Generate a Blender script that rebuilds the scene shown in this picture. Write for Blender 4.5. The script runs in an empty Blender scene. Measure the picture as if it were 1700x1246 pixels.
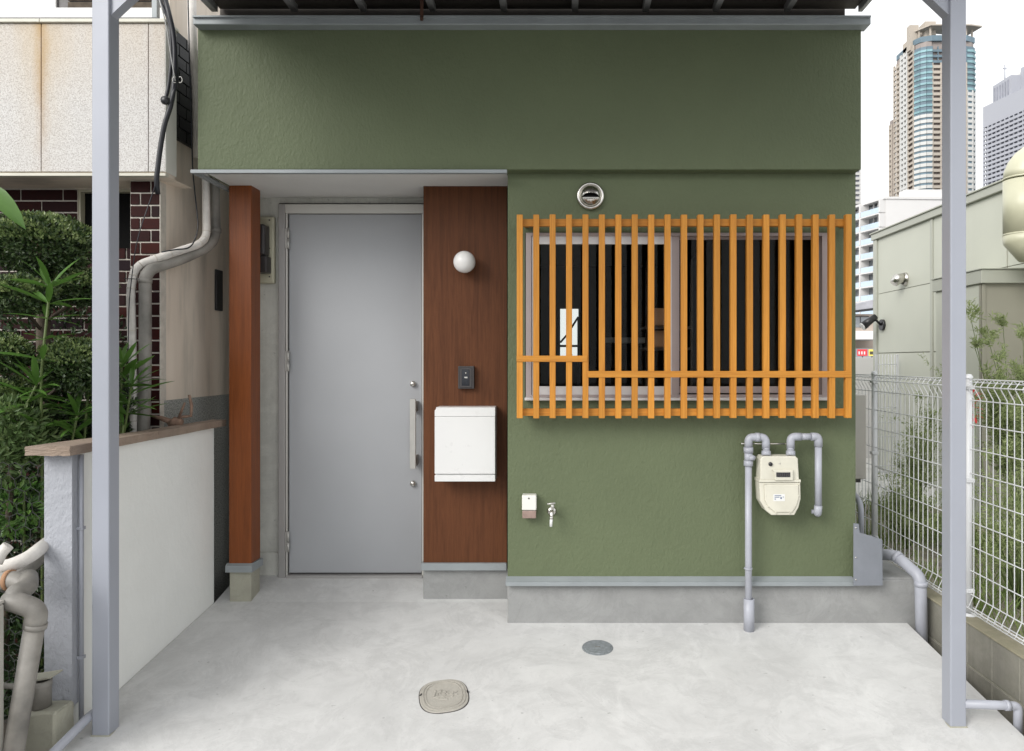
import bpy, bmesh, math, random
import numpy as np
from mathutils import Vector, Matrix
random.seed(7)
R = math.radians
SC = bpy.context.scene
COL = SC.collection

# ------------------------------------------------------------------ camera
F, CX, HY, CAMZ = 1200.0, 930.0, 600.0, 1.70
cam_data = bpy.data.cameras.new('camera')
cam = bpy.data.objects.new('camera', cam_data)
COL.objects.link(cam)
cam.location = (0, 0, CAMZ)
cam.rotation_euler = (R(90), 0, 0)
cam_data.sensor_width = 36
cam_data.lens = F / 1700 * 36
cam_data.shift_x = -(CX - 850) / 1700
cam_data.shift_y = -(623 - HY) / 1700
cam_data.clip_start = 0.05
cam_data.clip_end = 3000
SC.camera = cam

# ------------------------------------------------------------------ sky, sun, exposure
SUN_EL, SUN_AZ = 32, 224          # azimuth measured clockwise from +Y (the view direction)
world = bpy.data.worlds.new('World')
SC.world = world
world.use_nodes = True
wn, wl = world.node_tree.nodes, world.node_tree.links
wn.clear()
sky = wn.new('ShaderNodeTexSky')
sky.sky_type = 'NISHITA'
sky.sun_disc = False
sky.sun_elevation = R(SUN_EL)
sky.sun_rotation = R(SUN_AZ)
sky.air_density = 1.0
sky.dust_density = 6.0
sky.ozone_density = 1.0
hsv = wn.new('ShaderNodeHueSaturation')
hsv.inputs['Saturation'].default_value = 0.16
wl.new(sky.outputs[0], hsv.inputs['Color'])
cloud = wn.new('ShaderNodeMix')
cloud.data_type = 'RGBA'
cloud.inputs[0].default_value = 0.8
cloud.inputs[7].default_value = (9.0, 9.15, 9.3, 1)
wl.new(hsv.outputs[0], cloud.inputs[6])
bg = wn.new('ShaderNodeBackground')
bg.inputs['Strength'].default_value = 0.11
wl.new(cloud.outputs[2], bg.inputs['Color'])
wo = wn.new('ShaderNodeOutputWorld')
wl.new(bg.outputs[0], wo.inputs['Surface'])

sun_data = bpy.data.lights.new('sun', 'SUN')
sun_data.energy = 1.4
sun_data.angle = R(30)
sun_data.color = (1.0, 0.97, 0.93)
sun = bpy.data.objects.new('sun', sun_data)
COL.objects.link(sun)
sd = Vector((math.sin(R(SUN_AZ)) * math.cos(R(SUN_EL)), math.cos(R(SUN_AZ)) * math.cos(R(SUN_EL)), math.sin(R(SUN_EL))))
sun.rotation_euler = sd.to_track_quat('Z', 'Y').to_euler()
sun.location = (-6, -8, 12)

SC.view_settings.view_transform = 'Standard'
SC.view_settings.look = 'None'
SC.view_settings.gamma = 1
SC.view_settings.use_curve_mapping = False
SC.view_settings.exposure = 0.62
try:
    SC.cycles.use_denoising = True
    SC.cycles.max_bounces = 8
    SC.cycles.transparent_max_bounces = 24
except Exception:
    pass

# ------------------------------------------------------------------ measuring helpers
def X(px, D): return (px - CX) * D / F
def Z(py, D): return CAMZ + (HY - py) * D / F
def P(px, py, D): return Vector((X(px, D), D, Z(py, D)))
GS = 0.1033
def G(D): return GS * D            # height of the sloping concrete forecourt

# ------------------------------------------------------------------ materials
def srgb(r, g, b):
    def f(c):
        c /= 255
        return c / 12.92 if c <= .04045 else ((c + .055) / 1.055) ** 2.4
    return (f(r), f(g), f(b), 1)

class NT:
    def __init__(s, name):
        s.m = bpy.data.materials.new(name)
        s.m.use_nodes = True
        s.n, s.l = s.m.node_tree.nodes, s.m.node_tree.links
        s.b = s.n['Principled BSDF']
        s.pos = s.n.new('ShaderNodeNewGeometry').outputs['Position']
    def map(s, scale, src=None):
        m = s.n.new('ShaderNodeMapping')
        m.inputs['Scale'].default_value = scale
        s.l.new(src or s.pos, m.inputs['Vector'])
        return m.outputs[0]
    def noise(s, scale, detail=4, rough=.55, vec=None, dist=0):
        t = s.n.new('ShaderNodeTexNoise')
        t.inputs['Scale'].default_value = scale
        t.inputs['Detail'].default_value = detail
        t.inputs['Roughness'].default_value = rough
        t.inputs['Distortion'].default_value = dist
        s.l.new(vec or s.pos, t.inputs['Vector'])
        return t.outputs['Fac']
    def ramp(s, fac, stops):
        r = s.n.new('ShaderNodeValToRGB')
        els = r.color_ramp.elements
        while len(els) < len(stops): els.new(.5)
        for e, (p, c) in zip(els, stops):
            e.position = p
            e.color = c if len(c) == 4 else (*c, 1)
        s.l.new(fac, r.inputs[0])
        return r.outputs[0]
    def mix(s, fac, a, b, mode='MIX'):
        m = s.n.new('ShaderNodeMix'); m.data_type = 'RGBA'; m.blend_type = mode
        for sock, v in ((m.inputs[0], fac), (m.inputs[6], a), (m.inputs[7], b)):
            if hasattr(v, 'links') or hasattr(v, 'is_output'): s.l.new(v, sock)
            else: sock.default_value = v
        return m.outputs[2]
    def math(s, op, a, b=0.0, c=None):
        m = s.n.new('ShaderNodeMath'); m.operation = op
        for i, v in enumerate((a, b) if c is None else (a, b, c)):
            if hasattr(v, 'is_output'): s.l.new(v, m.inputs[i])
            else: m.inputs[i].default_value = v
        return m.outputs[0]
    def bump(s, h, strength=.3, dist=.005, prev=None):
        b = s.n.new('ShaderNodeBump')
        b.inputs['Strength'].default_value = strength
        b.inputs['Distance'].default_value = dist
        s.l.new(h, b.inputs['Height'])
        if prev is not None: s.l.new(prev, b.inputs['Normal'])
        s.l.new(b.outputs[0], s.b.inputs['Normal'])
        return b.outputs[0]
    def out(s, col=None, rough=.6, metal=0, spec=.5):
        if col is not None:
            if hasattr(col, 'is_output'): s.l.new(col, s.b.inputs['Base Color'])
            else: s.b.inputs['Base Color'].default_value = col
        if hasattr(rough, 'is_output'): s.l.new(rough, s.b.inputs['Roughness'])
        else: s.b.inputs['Roughness'].default_value = rough
        s.b.inputs['Metallic'].default_value = metal
        s.b.inputs['Specular IOR Level'].default_value = spec
        return s.m

def scl(c, k): return (min(c[0]*k, 1), min(c[1]*k, 1), min(c[2]*k, 1), 1)

def paint(name, c, rough=.45, metal=0, var=.08, nscale=6, bump=0, bscale=200, spec=.5):
    t = NT(name)
    f = t.noise(nscale, 5, .6)
    col = t.ramp(f, [(.3, scl(c, 1 - var)), (.7, scl(c, 1 + var))])
    if bump: t.bump(t.noise(bscale, 3), bump, .002)
    r = t.math('MULTIPLY_ADD', t.noise(nscale * 4, 4), .18, rough - .09)
    return t.out(col, r, metal, spec)

def stucco(name, c, kbump=.5, var=.1, fine=1.0):
    """rolled masonry paint: directional roller relief, blisters, faint stains"""
    t = NT(name)
    f1 = t.noise(1.3, 6, .6)
    f2 = t.noise(14, 5, .65)
    col = t.ramp(f1, [(.25, scl(c, 1 - var)), (.75, scl(c, 1 + var))])
    rel = t.noise(85 * fine, 3, .6, t.map((1, 1, .6)))
    big = t.noise(26 * fine, 4, .7, t.map((1, 1, .7)), .6)
    b = t.bump(big, kbump * .62, .010)
    t.bump(rel, kbump, .005, b)
    return t.out(col, .62, 0, .35)

def concrete(name, c, var=.14, bump=.12, streak=False, tint=None):
    t = NT(name)
    f1 = t.noise(1.7, 7, .62, None, .4)
    f2 = t.noise(6, 7, .72, t.map((.9, 1.1, 1)), .8)
    f3 = t.noise(130, 3, .6)
    col = t.ramp(f1, [(.28, scl(c, 1 - var)), (.5, c), (.74, scl(c, 1 + var * .7))])
    col = t.mix(t.ramp(f2, [(.42, (0, 0, 0)), (.72, (.6, .6, .6))]), col, tint or scl(c, .74))
    f4 = t.noise(2.6, 8, .8, None, 1.5)
    col = t.mix(t.ramp(f4, [(.50, (0, 0, 0)), (.56, (.30, .30, .30)), (.64, (0, 0, 0))]), col, scl(c, .70))
    f5 = t.noise(4.5, 6, .7, t.map((1.6, .8, 1)), .6)
    col = t.mix(t.ramp(f5, [(.55, (0, 0, 0)), (.75, (.5, .5, .5))]), col, scl(c, 1.22))
    col = t.mix(t.ramp(f3, [(.60, (0, 0, 0)), (.78, (.35, .35, .35))]), col, scl(c, .6))
    spot = t.noise(38, 2, .4)
    col = t.mix(t.ramp(spot, [(.73, (0, 0, 0)), (.78, (.6, .6, .6))]), col, scl(c, .55))
    if streak:
        s = t.noise(3.5, 5, .6, t.map((5, 5, .35)))
        col = t.mix(t.ramp(s, [(.5, (0, 0, 0)), (.8, (.5, .5, .5))]), col, scl(c, .62))
    b = t.bump(f2, bump, .01)
    t.bump(f3, bump * 1.2, .002, b)
    return t.out(col, .8, 0, .3)

def wood(name, c, dark, rough=.4, gscale=1, axis='z', rnd=.12, coat=.3):
    t = NT(name)
    sx = {'z': (22, 22, .9), 'x': (.9, 22, 22)}[axis]
    v = t.map(tuple(k * gscale for k in sx))
    info = t.n.new('ShaderNodeObjectInfo')
    off = t.n.new('ShaderNodeVectorMath'); off.operation = 'ADD'
    t.l.new(v, off.inputs[0])
    cm = t.n.new('ShaderNodeCombineXYZ')
    k = t.math('MULTIPLY', info.outputs['Random'], 57.0)
    for i in range(3): t.l.new(k, cm.inputs[i])
    t.l.new(cm.outputs[0], off.inputs[1])
    g = t.noise(2.2, 8, .7, off.outputs[0], .8)
    fine = t.noise(11, 4, .7, off.outputs[0])
    col = t.ramp(g, [(.25, dark), (.55, c), (.85, scl(c, 1.15))])
    col = t.mix(t.ramp(fine, [(.45, (0, 0, 0)), (.75, (.5, .5, .5))]), col, scl(dark, .8))
    blot = t.noise(1.1, 4, .6)
    col = t.mix(t.ramp(blot, [(.35, (0, 0, 0)), (.75, (.45, .45, .45))]), col, scl(c, .72))
    hs = t.n.new('ShaderNodeHueSaturation')
    t.l.new(col, hs.inputs['Color'])
    t.l.new(t.math('MULTIPLY_ADD', info.outputs['Random'], rnd * 2, 1 - rnd), hs.inputs['Value'])
    t.bump(fine, .15, .001)
    t.b.inputs['Coat Weight'].default_value = coat
    t.b.inputs['Coat Roughness'].default_value = .35
    return t.out(hs.outputs[0], rough, 0, .2)

def brickmat(name, cols, rough=.35):
    t = NT(name)
    info = t.n.new('ShaderNodeObjectInfo')
    col = t.ramp(info.outputs['Random'], [(i / (len(cols) - 1), c) for i, c in enumerate(cols)])
    f = t.noise(60, 5, .7)
    col = t.mix(t.ramp(f, [(.35, (0, 0, 0)), (.8, (.6, .6, .6))]), col, (.01, .006, .006, 1))
    t.bump(f, .3, .002)
    return t.out(col, rough, 0, .12)

def leafmat(name, cols, gloss=.4, trans=.25):
    t = NT(name)
    g = t.n.new('ShaderNodeNewGeometry')
    col = t.ramp(g.outputs['Random Per Island'], [(i / (len(cols) - 1), c) for i, c in enumerate(cols)])
    big = t.noise(5, 3)
    col = t.mix(t.ramp(big, [(.35, (0, 0, 0)), (.7, (.5, .5, .5))]), col, cols[0])
    t.out(col, gloss, 0, .5)
    tr = t.n.new('ShaderNodeBsdfTranslucent')
    t.l.new(col, tr.inputs['Color'])
    mx = t.n.new('ShaderNodeMixShader')
    mx.inputs[0].default_value = trans
    t.l.new(t.b.outputs[0], mx.inputs[1]); t.l.new(tr.outputs[0], mx.inputs[2])
    t.l.new(mx.outputs[0], t.n['Material Output'].inputs['Surface'])
    return t.m

def glassmat(name, tint=(.8, .85, .85), refl=1.0):
    t = NT(name)
    tp = t.n.new('ShaderNodeBsdfTransparent'); tp.inputs[0].default_value = (*tint, 1)
    gl = t.n.new('ShaderNodeBsdfGlossy'); gl.inputs['Roughness'].default_value = .01
    fr = t.n.new('ShaderNodeFresnel'); fr.inputs[0].default_value = 1.45
    mx = t.n.new('ShaderNodeMixShader')
    t.l.new(t.math('MULTIPLY', fr.outputs[0], refl), mx.inputs[0])
    t.l.new(tp.outputs[0], mx.inputs[1]); t.l.new(gl.outputs[0], mx.inputs[2])
    t.l.new(mx.outputs[0], t.n['Material Output'].inputs['Surface'])
    return t.m

M = {}
M['green'] = stucco('green_stucco', (.110, .134, .072, 1), .62, .09)
M['slab'] = concrete('forecourt_concrete', (.60, .60, .59, 1), .12, .10)
M['plinth'] = concrete('plinth_concrete', (.285, .288, .283, 1), .22, .2)
M['footing'] = concrete('footing_concrete', (.38, .37, .30, 1), .14, .2)
M['entry_wall'] = concrete('mortar_wall', (.62, .62, .57, 1), .15, .1, True)
M['block'] = concrete('concrete_block', (.27, .26, .225, 1), .16, .5, True, (.17, .17, .13, 1))
M['blocktop'] = concrete('mossy_block_top', (.33, .30, .22, 1), .2, .4, False, (.14, .15, .08, 1))
M['wallwhite'] = stucco('white_mortar', (.84, .85, .82, 1), .30, .075, .5)
M['wallrough'] = stucco('rough_white_mortar', (.36, .372, .405, 1), 1.0, .06, .8)
M['cap'] = concrete('worn_coping', (.30, .235, .185, 1), .3, .7, True, (.22, .16, .12, 1))
M['soffit'] = paint('soffit_board', (.66, .655, .63, 1), .7, 0, .03, 3, .2, 300)
M['door'] = paint('door_grey', (.36, .37, .385, 1), .5, .0, .04, 1.2)
M['doorframe'] = paint('door_frame_silver', (.56, .55, .51, 1), .38, .3, .05, 2)
M['doorframe2'] = paint('door_frame_grey', (.38, .37, .36, 1), .4, .3, .05, 2)
M['steel'] = NT('brushed_steel').out((.60, .58, .54, 1), .24, 1)
M['handle'] = paint('handle_metal', (.50, .49, .46, 1), .4, .5, .05, 20)
M['trim'] = paint('grey_trim', (.27, .295, .305, 1), .45, .1, .1, 5)
M['sheet'] = paint('grey_sheet_metal', (.22, .235, .265, 1), .42, .2, .12, 4)
M['post'] = paint('lavender_grey_steel', (.335, .352, .400, 1), .42, .1, .04, 2)
M['pipe'] = paint('pipe_grey', (.35, .362, .405, 1), .42, 0, .09, 7)
M['pipeold'] = paint('old_pipe_grey', (.225, .212, .190, 1), .5, 0, .45, 5, .15, 40)
M['wood_dark'] = wood('walnut_panel', (.122, .044, .017, 1), (.058, .020, .008, 1), .55, 1, 'z', .02, .0)
M['wood_post'] = wood('stained_post', (.23, .063, .014, 1), (.125, .034, .008, 1), .42, .8, 'z', .02, .25)
M['slat'] = wood('orange_slat', (.56, .245, .040, 1), (.38, .145, .022, 1), .5, .9, 'z', .11, .05)
M['rail'] = wood('orange_rail', (.56, .245, .040, 1), (.38, .145, .022, 1), .5, .9, 'x', .05, .05)
M['white'] = paint('white_enamel', (.70, .70, .69, 1), .3, 0, .015, 4)
M['opal'] = NT('opal_glass').out((.82, .81, .79, 1), .15, 0, .5)
M['black'] = paint('black_plastic', (.02, .02, .022, 1), .35, 0, .2, 20)
M['dgrey'] = paint('dark_grey_plastic', (.048, .043, .043, 1), .4, 0, .1, 20)
M['screen'] = NT('dark_glass').out((.008, .01, .016, 1), .08, 0, .6)
M['sash'] = paint('sash_aluminium', (.74, .74, .74, 1), .35, .2, .04, 5)
M['sash2'] = paint('frame_aluminium', (.42, .365, .36, 1), .38, .2, .04, 5)
M['glass'] = glassmat('window_glass', (.90, .91, .90), .22)
M['cream'] = paint('cream_enamel', (.60, .58, .49, 1), .42, 0, .08, 9)
M['cream2'] = paint('cream_plastic', (.47, .45, .34, 1), .45, 0, .06, 9)
M['beigewhite'] = paint('white_plastic', (.72, .71, .66, 1), .4, 0, .03, 9)
M['brown_clear'] = paint('smoked_plastic', (.28, .20, .17, 1), .2, 0, .15, 30)
M['fence'] = paint('white_wire', (.60, .61, .62, 1), .4, 0, .02, 9)
M['roof_dark'] = paint('roof_underside', (.10, .088, .076, 1), .7, 0, .3, 4)
M['rafter'] = paint('rafter_metal', (.38, .38, .37, 1), .5, .1, .1, 6)
M['rust'] = paint('rusty_iron', (.07, .03, .018, 1), .8, 0, .4, 60)
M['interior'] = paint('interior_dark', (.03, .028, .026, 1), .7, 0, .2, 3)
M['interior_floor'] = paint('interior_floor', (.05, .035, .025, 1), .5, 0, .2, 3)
M['cardboard'] = paint('cardboard', (.36, .20, .11, 1), .8, 0, .08, 9)
M['cable'] = paint('black_cable', (.012, .013, .018, 1), .45, 0, .2, 30)
M['wrap'] = paint('pipe_wrap_tape', (.62, .59, .55, 1), .6, 0, .12, 25, .4, 60)
M['mortar'] = paint('white_mortar_joint', (.55, .51, .45, 1), .85, 0, .15, 30, .3, 90)
M['brick'] = brickmat('glazed_red_brick', [srgb(52, 14, 12), srgb(34, 12, 15), srgb(62, 19, 12), srgb(42, 12, 11), srgb(50, 20, 17), srgb(28, 12, 20)], .6)
M['tile'] = brickmat('black_wall_tile', [srgb(22, 24, 24), srgb(30, 32, 30), srgb(18, 20, 22)], .3)
M['tilejoint'] = paint('dark_joint', (.10, .095, .085, 1), .9, 0, .2, 30)
M['siding'] = paint('pale_green_siding', (.53, .54, .465, 1), .6, 0, .035, 2, .15, 150)
M['sidingtrim'] = paint('siding_trim', (.42, .43, .37, 1), .5, 0, .03, 3)
M['taupe'] = paint('taupe_siding', (.30, .29, .235, 1), .6, 0, .04, 2, .1, 150)
M['duct'] = paint('cream_duct', (.54, .53, .39, 1), .4, 0, .07, 5)
M['acunit'] = paint('aircon_beige', (.42, .40, .36, 1), .45, 0, .06, 5)
M['soil'] = paint('garden_soil', (.035, .028, .02, 1), .95, 0, .4, 12, .6, 40)
M['strip'] = paint('dry_soil', (.24, .215, .17, 1), .95, 0, .4, 9, .6, 40)
M['void'] = NT('unlit_glass').out((.01, .01, .01, 1), .9, 0, .05)
M['pave'] = concrete('light_paving', (.66, .65, .62, 1), .12, .2)
M['asphalt'] = concrete('asphalt', (.06, .06, .062, 1), .2, .4)
M['bark'] = paint('bark', (.09, .07, .05, 1), .9, 0, .35, 30, .8, 60)
M['barkpink'] = paint('weathered_branch', (.22, .14, .10, 1), .85, 0, .3, 40, .8, 80)
M['stem'] = paint('green_stem', (.10, .14, .04, 1), .6, 0, .2, 20)
M['boxleaf'] = leafmat('dense_leaf', [(.010, .022, .009, 1), (.02, .045, .012, 1), (.035, .07, .02, 1), (.06, .10, .03, 1)], .35, .15)
M['cloudleaf'] = leafmat('clipped_leaf', [(.018, .038, .012, 1), (.045, .085, .025, 1), (.085, .135, .045, 1), (.13, .18, .07, 1)], .35, .15)
M['oleleaf'] = leafmat('long_leaf', [(.04, .10, .02, 1), (.09, .20, .035, 1), (.16, .28, .06, 1)], .38, .25)
M['paleleaf'] = leafmat('pale_leaf', [(.09, .15, .05, 1), (.13, .21, .07, 1), (.18, .24, .09, 1)], .5, .3)
M['featherleaf'] = leafmat('feathery_leaf', [(.20, .25, .10, 1), (.32, .39, .16, 1), (.44, .49, .25, 1)], .6, .35)
M['grass'] = leafmat('grass_blades', [(.11, .16, .04, 1), (.19, .27, .07, 1), (.30, .34, .13, 1)], .6, .3)
M['net'] = paint('black_net', (.035, .037, .036, 1), .6, 0, .2, 40)
M['cover_grey'] = paint('grey_cover', (.20, .22, .23, 1), .5, 0, .25, 60, .5, 160)
M['cover_beige'] = concrete('beige_cover', (.42, .40, .355, 1), .14, .4)
M['towerbeige'] = paint('tower_beige', (.45, .40, .34, 1), .8, 0, .05, .03)
M['towerwhite'] = paint('tower_white', (.58, .58, .56, 1), .7, 0, .03, .03)
M['towerdark'] = paint('tower_recess', (.30, .26, .24, 1), .7, 0, .1, .2)
M['towerglass'] = paint('tower_glass', (.13, .19, .23, 1), .6, 0, .25, .12)
M['towerteal'] = paint('tower_teal', (.22, .37, .40, 1), .6, 0, .35, .12)
M['towergrey'] = paint('tower_grey', (.40, .41, .45, 1), .7, 0, .03, .03)
M['towerwin'] = paint('tower_window_shade', (.29, .30, .345, 1), .5, 0, .2, .3)
M['aptwhite'] = paint('apartment_white', (.64, .63, .62, 1), .7, 0, .02, .3)
M['aptglass'] = paint('balcony_glass', (.50, .60, .70, 1), .25, 0, .08, .3)
M['aptwin'] = paint('apartment_window', (.26, .28, .30, 1), .3, 0, .25, .8)
M['rooftile'] = paint('grey_roof_tile', (.33, .33, .36, 1), .6, 0, .15, 2)
M['houseplaster'] = paint('beige_plaster', (.50, .42, .36, 1), .8, 0, .06, 2)
M['red'] = paint('red_paint', (.60, .04, .05, 1), .5, 0, .1, 9)
M['yellow'] = paint('yellow_paint', (.75, .62, .12, 1), .5, 0, .1, 9)
M['bluegrey'] = paint('slate_blue', (.10, .14, .22, 1), .5, 0, .2, 9)

# beige terrazzo-like parapet panel with speckle and rust streak
def panelmat():
    t = NT('speckled_panel')
    c = (.62, .605, .58, 1)
    f = t.noise(170, 2, .5)
    col = t.ramp(f, [(.34, (.40, .37, .35, 1)), (.5, c), (.7, (.72, .71, .69, 1))])
    mid = t.noise(28, 4, .6)
    col = t.mix(t.ramp(mid, [(.3, (0, 0, 0)), (.75, (.4, .4, .4))]), col, (.52, .50, .48, 1))
    # rust streaks run down from a joint in the coping: a stain with a place and shape of its own
    sep = t.n.new('ShaderNodeSeparateXYZ'); t.l.new(t.pos, sep.inputs[0])
    x0 = X(69, 3.56)
    wob = t.math('MULTIPLY_ADD', t.noise(5, 3, .6, t.map((.3, .3, 1.2))), .05, x0 - .025)
    d = t.math('ABSOLUTE', t.math('SUBTRACT', sep.outputs[0], wob))
    core = t.math('MAXIMUM', t.math('MULTIPLY_ADD', d, -1 / .045, 1.0), 0)
    halo = t.math('MAXIMUM', t.math('MULTIPLY_ADD', d, -1 / .16, 1.0), 0)
    zt = t.math('MINIMUM', t.math('MAXIMUM', t.math('MULTIPLY_ADD', sep.outputs[2], 1 / .75, -2.62 / .75), 0.12), 1)
    n = t.noise(9, 5, .7, t.map((3, 3, .6)))
    col = t.mix(t.math('MULTIPLY', t.math('MULTIPLY', core, zt), t.math('MULTIPLY_ADD', n, 1.3, .25)), col, (.36, .19, .06, 1))
    col = t.mix(t.math('MULTIPLY', t.math('MULTIPLY', halo, zt), t.math('MULTIPLY', n, .95)), col, (.52, .38, .19, 1))
    t2 = t.noise(4, 4, .6, t.map((3, 3, .5)))
    top = t.math('MAXIMUM', t.math('MULTIPLY_ADD', sep.outputs[2], 1 / .4, -2.95 / .4), 0)
    col = t.mix(t.math('MULTIPLY', t.math('MULTIPLY', top, t2), .55), col, (.55, .42, .26, 1))
    t.bump(f, .35, .002)
    return t.out(col, .75, 0, .3)
M['panel'] = panelmat()

def sidewallmat():
    t = NT('stained_beige_render')
    c = (.74, .65, .55, 1)
    f = t.noise(2, 6, .6, t.map((1, 3, .4)))
    col = t.ramp(f, [(.28, (.46, .42, .36, 1)), (.5, c), (.75, (.80, .72, .62, 1))])
    t.bump(t.noise(90, 3), .25, .002)
    return t.out(col, .8, 0, .3)
M['sidewall'] = sidewallmat()
M['pebble'] = paint('dark_pebbledash', (.30, .31, .29, 1), .8, 0, .6, 130, 1.0, 130)

# ------------------------------------------------------------------ mesh helpers
class MB:
    def __init__(s): s.bm = bmesh.new(); s.smooth = []
    def box(s, x0, x1, y0, y1, z0, z1, bev=0, seg=1):
        if x0 > x1: x0, x1 = x1, x0
        if y0 > y1: y0, y1 = y1, y0
        if z0 > z1: z0, z1 = z1, z0
        v = [s.bm.verts.new((x, y, z)) for x in (x0, x1) for y in (y0, y1) for z in (z0, z1)]
        fs = [s.bm.faces.new([v[i] for i in q]) for q in ((0, 1, 3, 2), (4, 6, 7, 5), (0, 4, 5, 1), (2, 3, 7, 6), (0, 2, 6, 4), (1, 5, 7, 3))]
        if bev:
            es = list({e for f in fs for e in f.edges})
            bmesh.ops.bevel(s.bm, geom=es, offset=bev, segments=seg, affect='EDGES', profile=.5)
        return s
    def pbox(s, px0, py0, px1, py1, D0, D1, bev=0, seg=1):
        """box whose front face (at depth D0) covers the given rectangle; it runs back to D1"""
        return s.box(X(px0, D0), X(px1, D0), D0, D1, Z(py0, D0), Z(py1, D0), bev, seg)
    def prism(s, pts, axis, a, b, bev=0):
        """pts = 2D outline; extruded along axis from a to b"""
        def mk(p, t):
            return {'y': (p[0], t, p[1]), 'x': (t, p[0], p[1]), 'z': (p[0], p[1], t)}[axis]
        va = [s.bm.verts.new(mk(p, a)) for p in pts]
        vb = [s.bm.verts.new(mk(p, b)) for p in pts]
        n = len(pts)
        fs = [s.bm.faces.new(va), s.bm.faces.new(vb[::-1])]
        for i in range(n):
            fs.append(s.bm.faces.new((va[i], vb[i], vb[(i + 1) % n], va[(i + 1) % n])))
        if bev:
            es = list({e for f in fs[:2] for e in f.edges})
            bmesh.ops.bevel(s.bm, geom=es, offset=bev, segments=2, affect='EDGES', profile=.5)
        return s
    def tube(s, pts, r, seg=12, caps=True, r2=None):
        pts = [Vector(p) for p in pts]
        n = len(pts)
        rs = [r] * n if not isinstance(r, (list, tuple)) else list(r)
        rings = []
        prev = None
        for i, p in enumerate(pts):
            if i == 0: t = pts[1] - p
            elif i == n - 1: t = p - pts[i - 1]
            else: t = (pts[i + 1] - p).normalized() + (p - pts[i - 1]).normalized()
            t.normalize()
            if prev is None:
                a = Vector((0, 0, 1)) if abs(t.z) < .9 else Vector((0, 1, 0))
                u = t.cross(a).normalized()
            else:
                u = (prev - t * prev.dot(t)).normalized()
            prev = u
            w = t.cross(u)
            rings.append([s.bm.verts.new(p + (u * math.cos(2 * math.pi * k / seg) + w * math.sin(2 * math.pi * k / seg)) * rs[i]) for k in range(seg)])
        for a, b in zip(rings, rings[1:]):
            for k in range(seg):
                f = s.bm.faces.new((a[k], a[(k + 1) % seg], b[(k + 1) % seg], b[k])); f.smooth = True
        if caps:
            s.bm.faces.new(rings[0][::-1]); s.bm.faces.new(rings[-1])
        return s
    def lathe(s, prof, origin, axis='z', seg=24, arc=None):
        """prof = [(r, h)] along axis from origin"""
        o = Vector(origin)
        def mk(r, h, a):
            c, d = math.cos(a) * r, math.sin(a) * r
            return o + Vector({'z': (c, d, h), 'y': (c, -h, d), 'x': (h, c, d)}[axis])   # 'y': h counts toward the camera
        rings = []
        for r, h in prof:
            if r < 1e-6: rings.append([s.bm.verts.new(mk(0, h, 0))] * seg)
            else: rings.append([s.bm.verts.new(mk(r, h, 2 * math.pi * k / seg)) for k in range(seg)])
        for a, b in zip(rings, rings[1:]):
            for k in range(seg):
                q = [a[k], a[(k + 1) % seg], b[(k + 1) % seg], b[k]]
                q2 = []
                for v in q:
                    if v not in q2: q2.append(v)
                if len(q2) >= 3:
                    f = s.bm.faces.new(q2); f.smooth = True
        return s
    def quad(s, *pts):
        s.bm.faces.new([s.bm.verts.new(p) for p in pts]); return s
    def build(s, name, mat, parent=None, origin=None):
        bmesh.ops.recalc_face_normals(s.bm, faces=s.bm.faces)
        me = bpy.data.meshes.new(name)
        wl_ = WL(parent) if parent is not None else (Vector(origin) if origin is not None else autobase(s.bm))
        for v in s.bm.verts: v.co -= wl_
        s.bm.to_mesh(me); s.bm.free()
        for m in (mat if isinstance(mat, (list, tuple)) else [mat]):
            me.materials.append(M[m] if isinstance(m, str) else m)
        o = bpy.data.objects.new(name, me)
        COL.objects.link(o)
        if parent is not None: o.parent = parent
        else: o.location = wl_
        return o

def autobase(bm):
    xs = [v.co for v in bm.verts]
    lo = Vector((min(c.x for c in xs), min(c.y for c in xs), min(c.z for c in xs)))
    hi = Vector((max(c.x for c in xs), max(c.y for c in xs), max(c.z for c in xs)))
    return Vector(((lo.x + hi.x) / 2, (lo.y + hi.y) / 2, lo.z))

def WL(o):
    v = Vector((0, 0, 0))
    while o is not None:
        v += o.location; o = o.parent
    return v

def tag(o, label=None, cat=None, group=None, kind=None):
    if label: o['label'] = label
    if cat: o['category'] = cat
    if group: o['group'] = group
    if kind: o['kind'] = kind
    return o

def thing(name, label, cat, loc, group=None):
    o = bpy.data.objects.new(name, None)
    o.empty_display_size = .1
    COL.objects.link(o)
    o.location = loc
    return tag(o, label, cat, group)

def inst(src_mesh, name, parent, wloc, scale=None, rot=None):
    """another object that shares the mesh"""
    o = bpy.data.objects.new(name, src_mesh)
    COL.objects.link(o)
    if parent is not None:
        o.parent = parent; o.location = Vector(wloc) - WL(parent)
    else: o.location = wloc
    if scale: o.scale = scale
    if rot: o.rotation_euler = rot
    return o

def bend(pts, r, n=6):
    """round the corners of a polyline with radius r"""
    pts = [Vector(p) for p in pts]
    out = [pts[0]]
    for i in range(1, len(pts) - 1):
        p = pts[i]
        a = (pts[i - 1] - p); b = (pts[i + 1] - p)
        k = min(r, a.length * .48, b.length * .48)
        a = p + a.normalized() * k; b = p + b.normalized() * k
        for j in range(n + 1):
            t = j / n
            out.append(a * (1 - t) ** 2 + p * 2 * t * (1 - t) + b * t * t)
    out.append(pts[-1])
    return out

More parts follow.
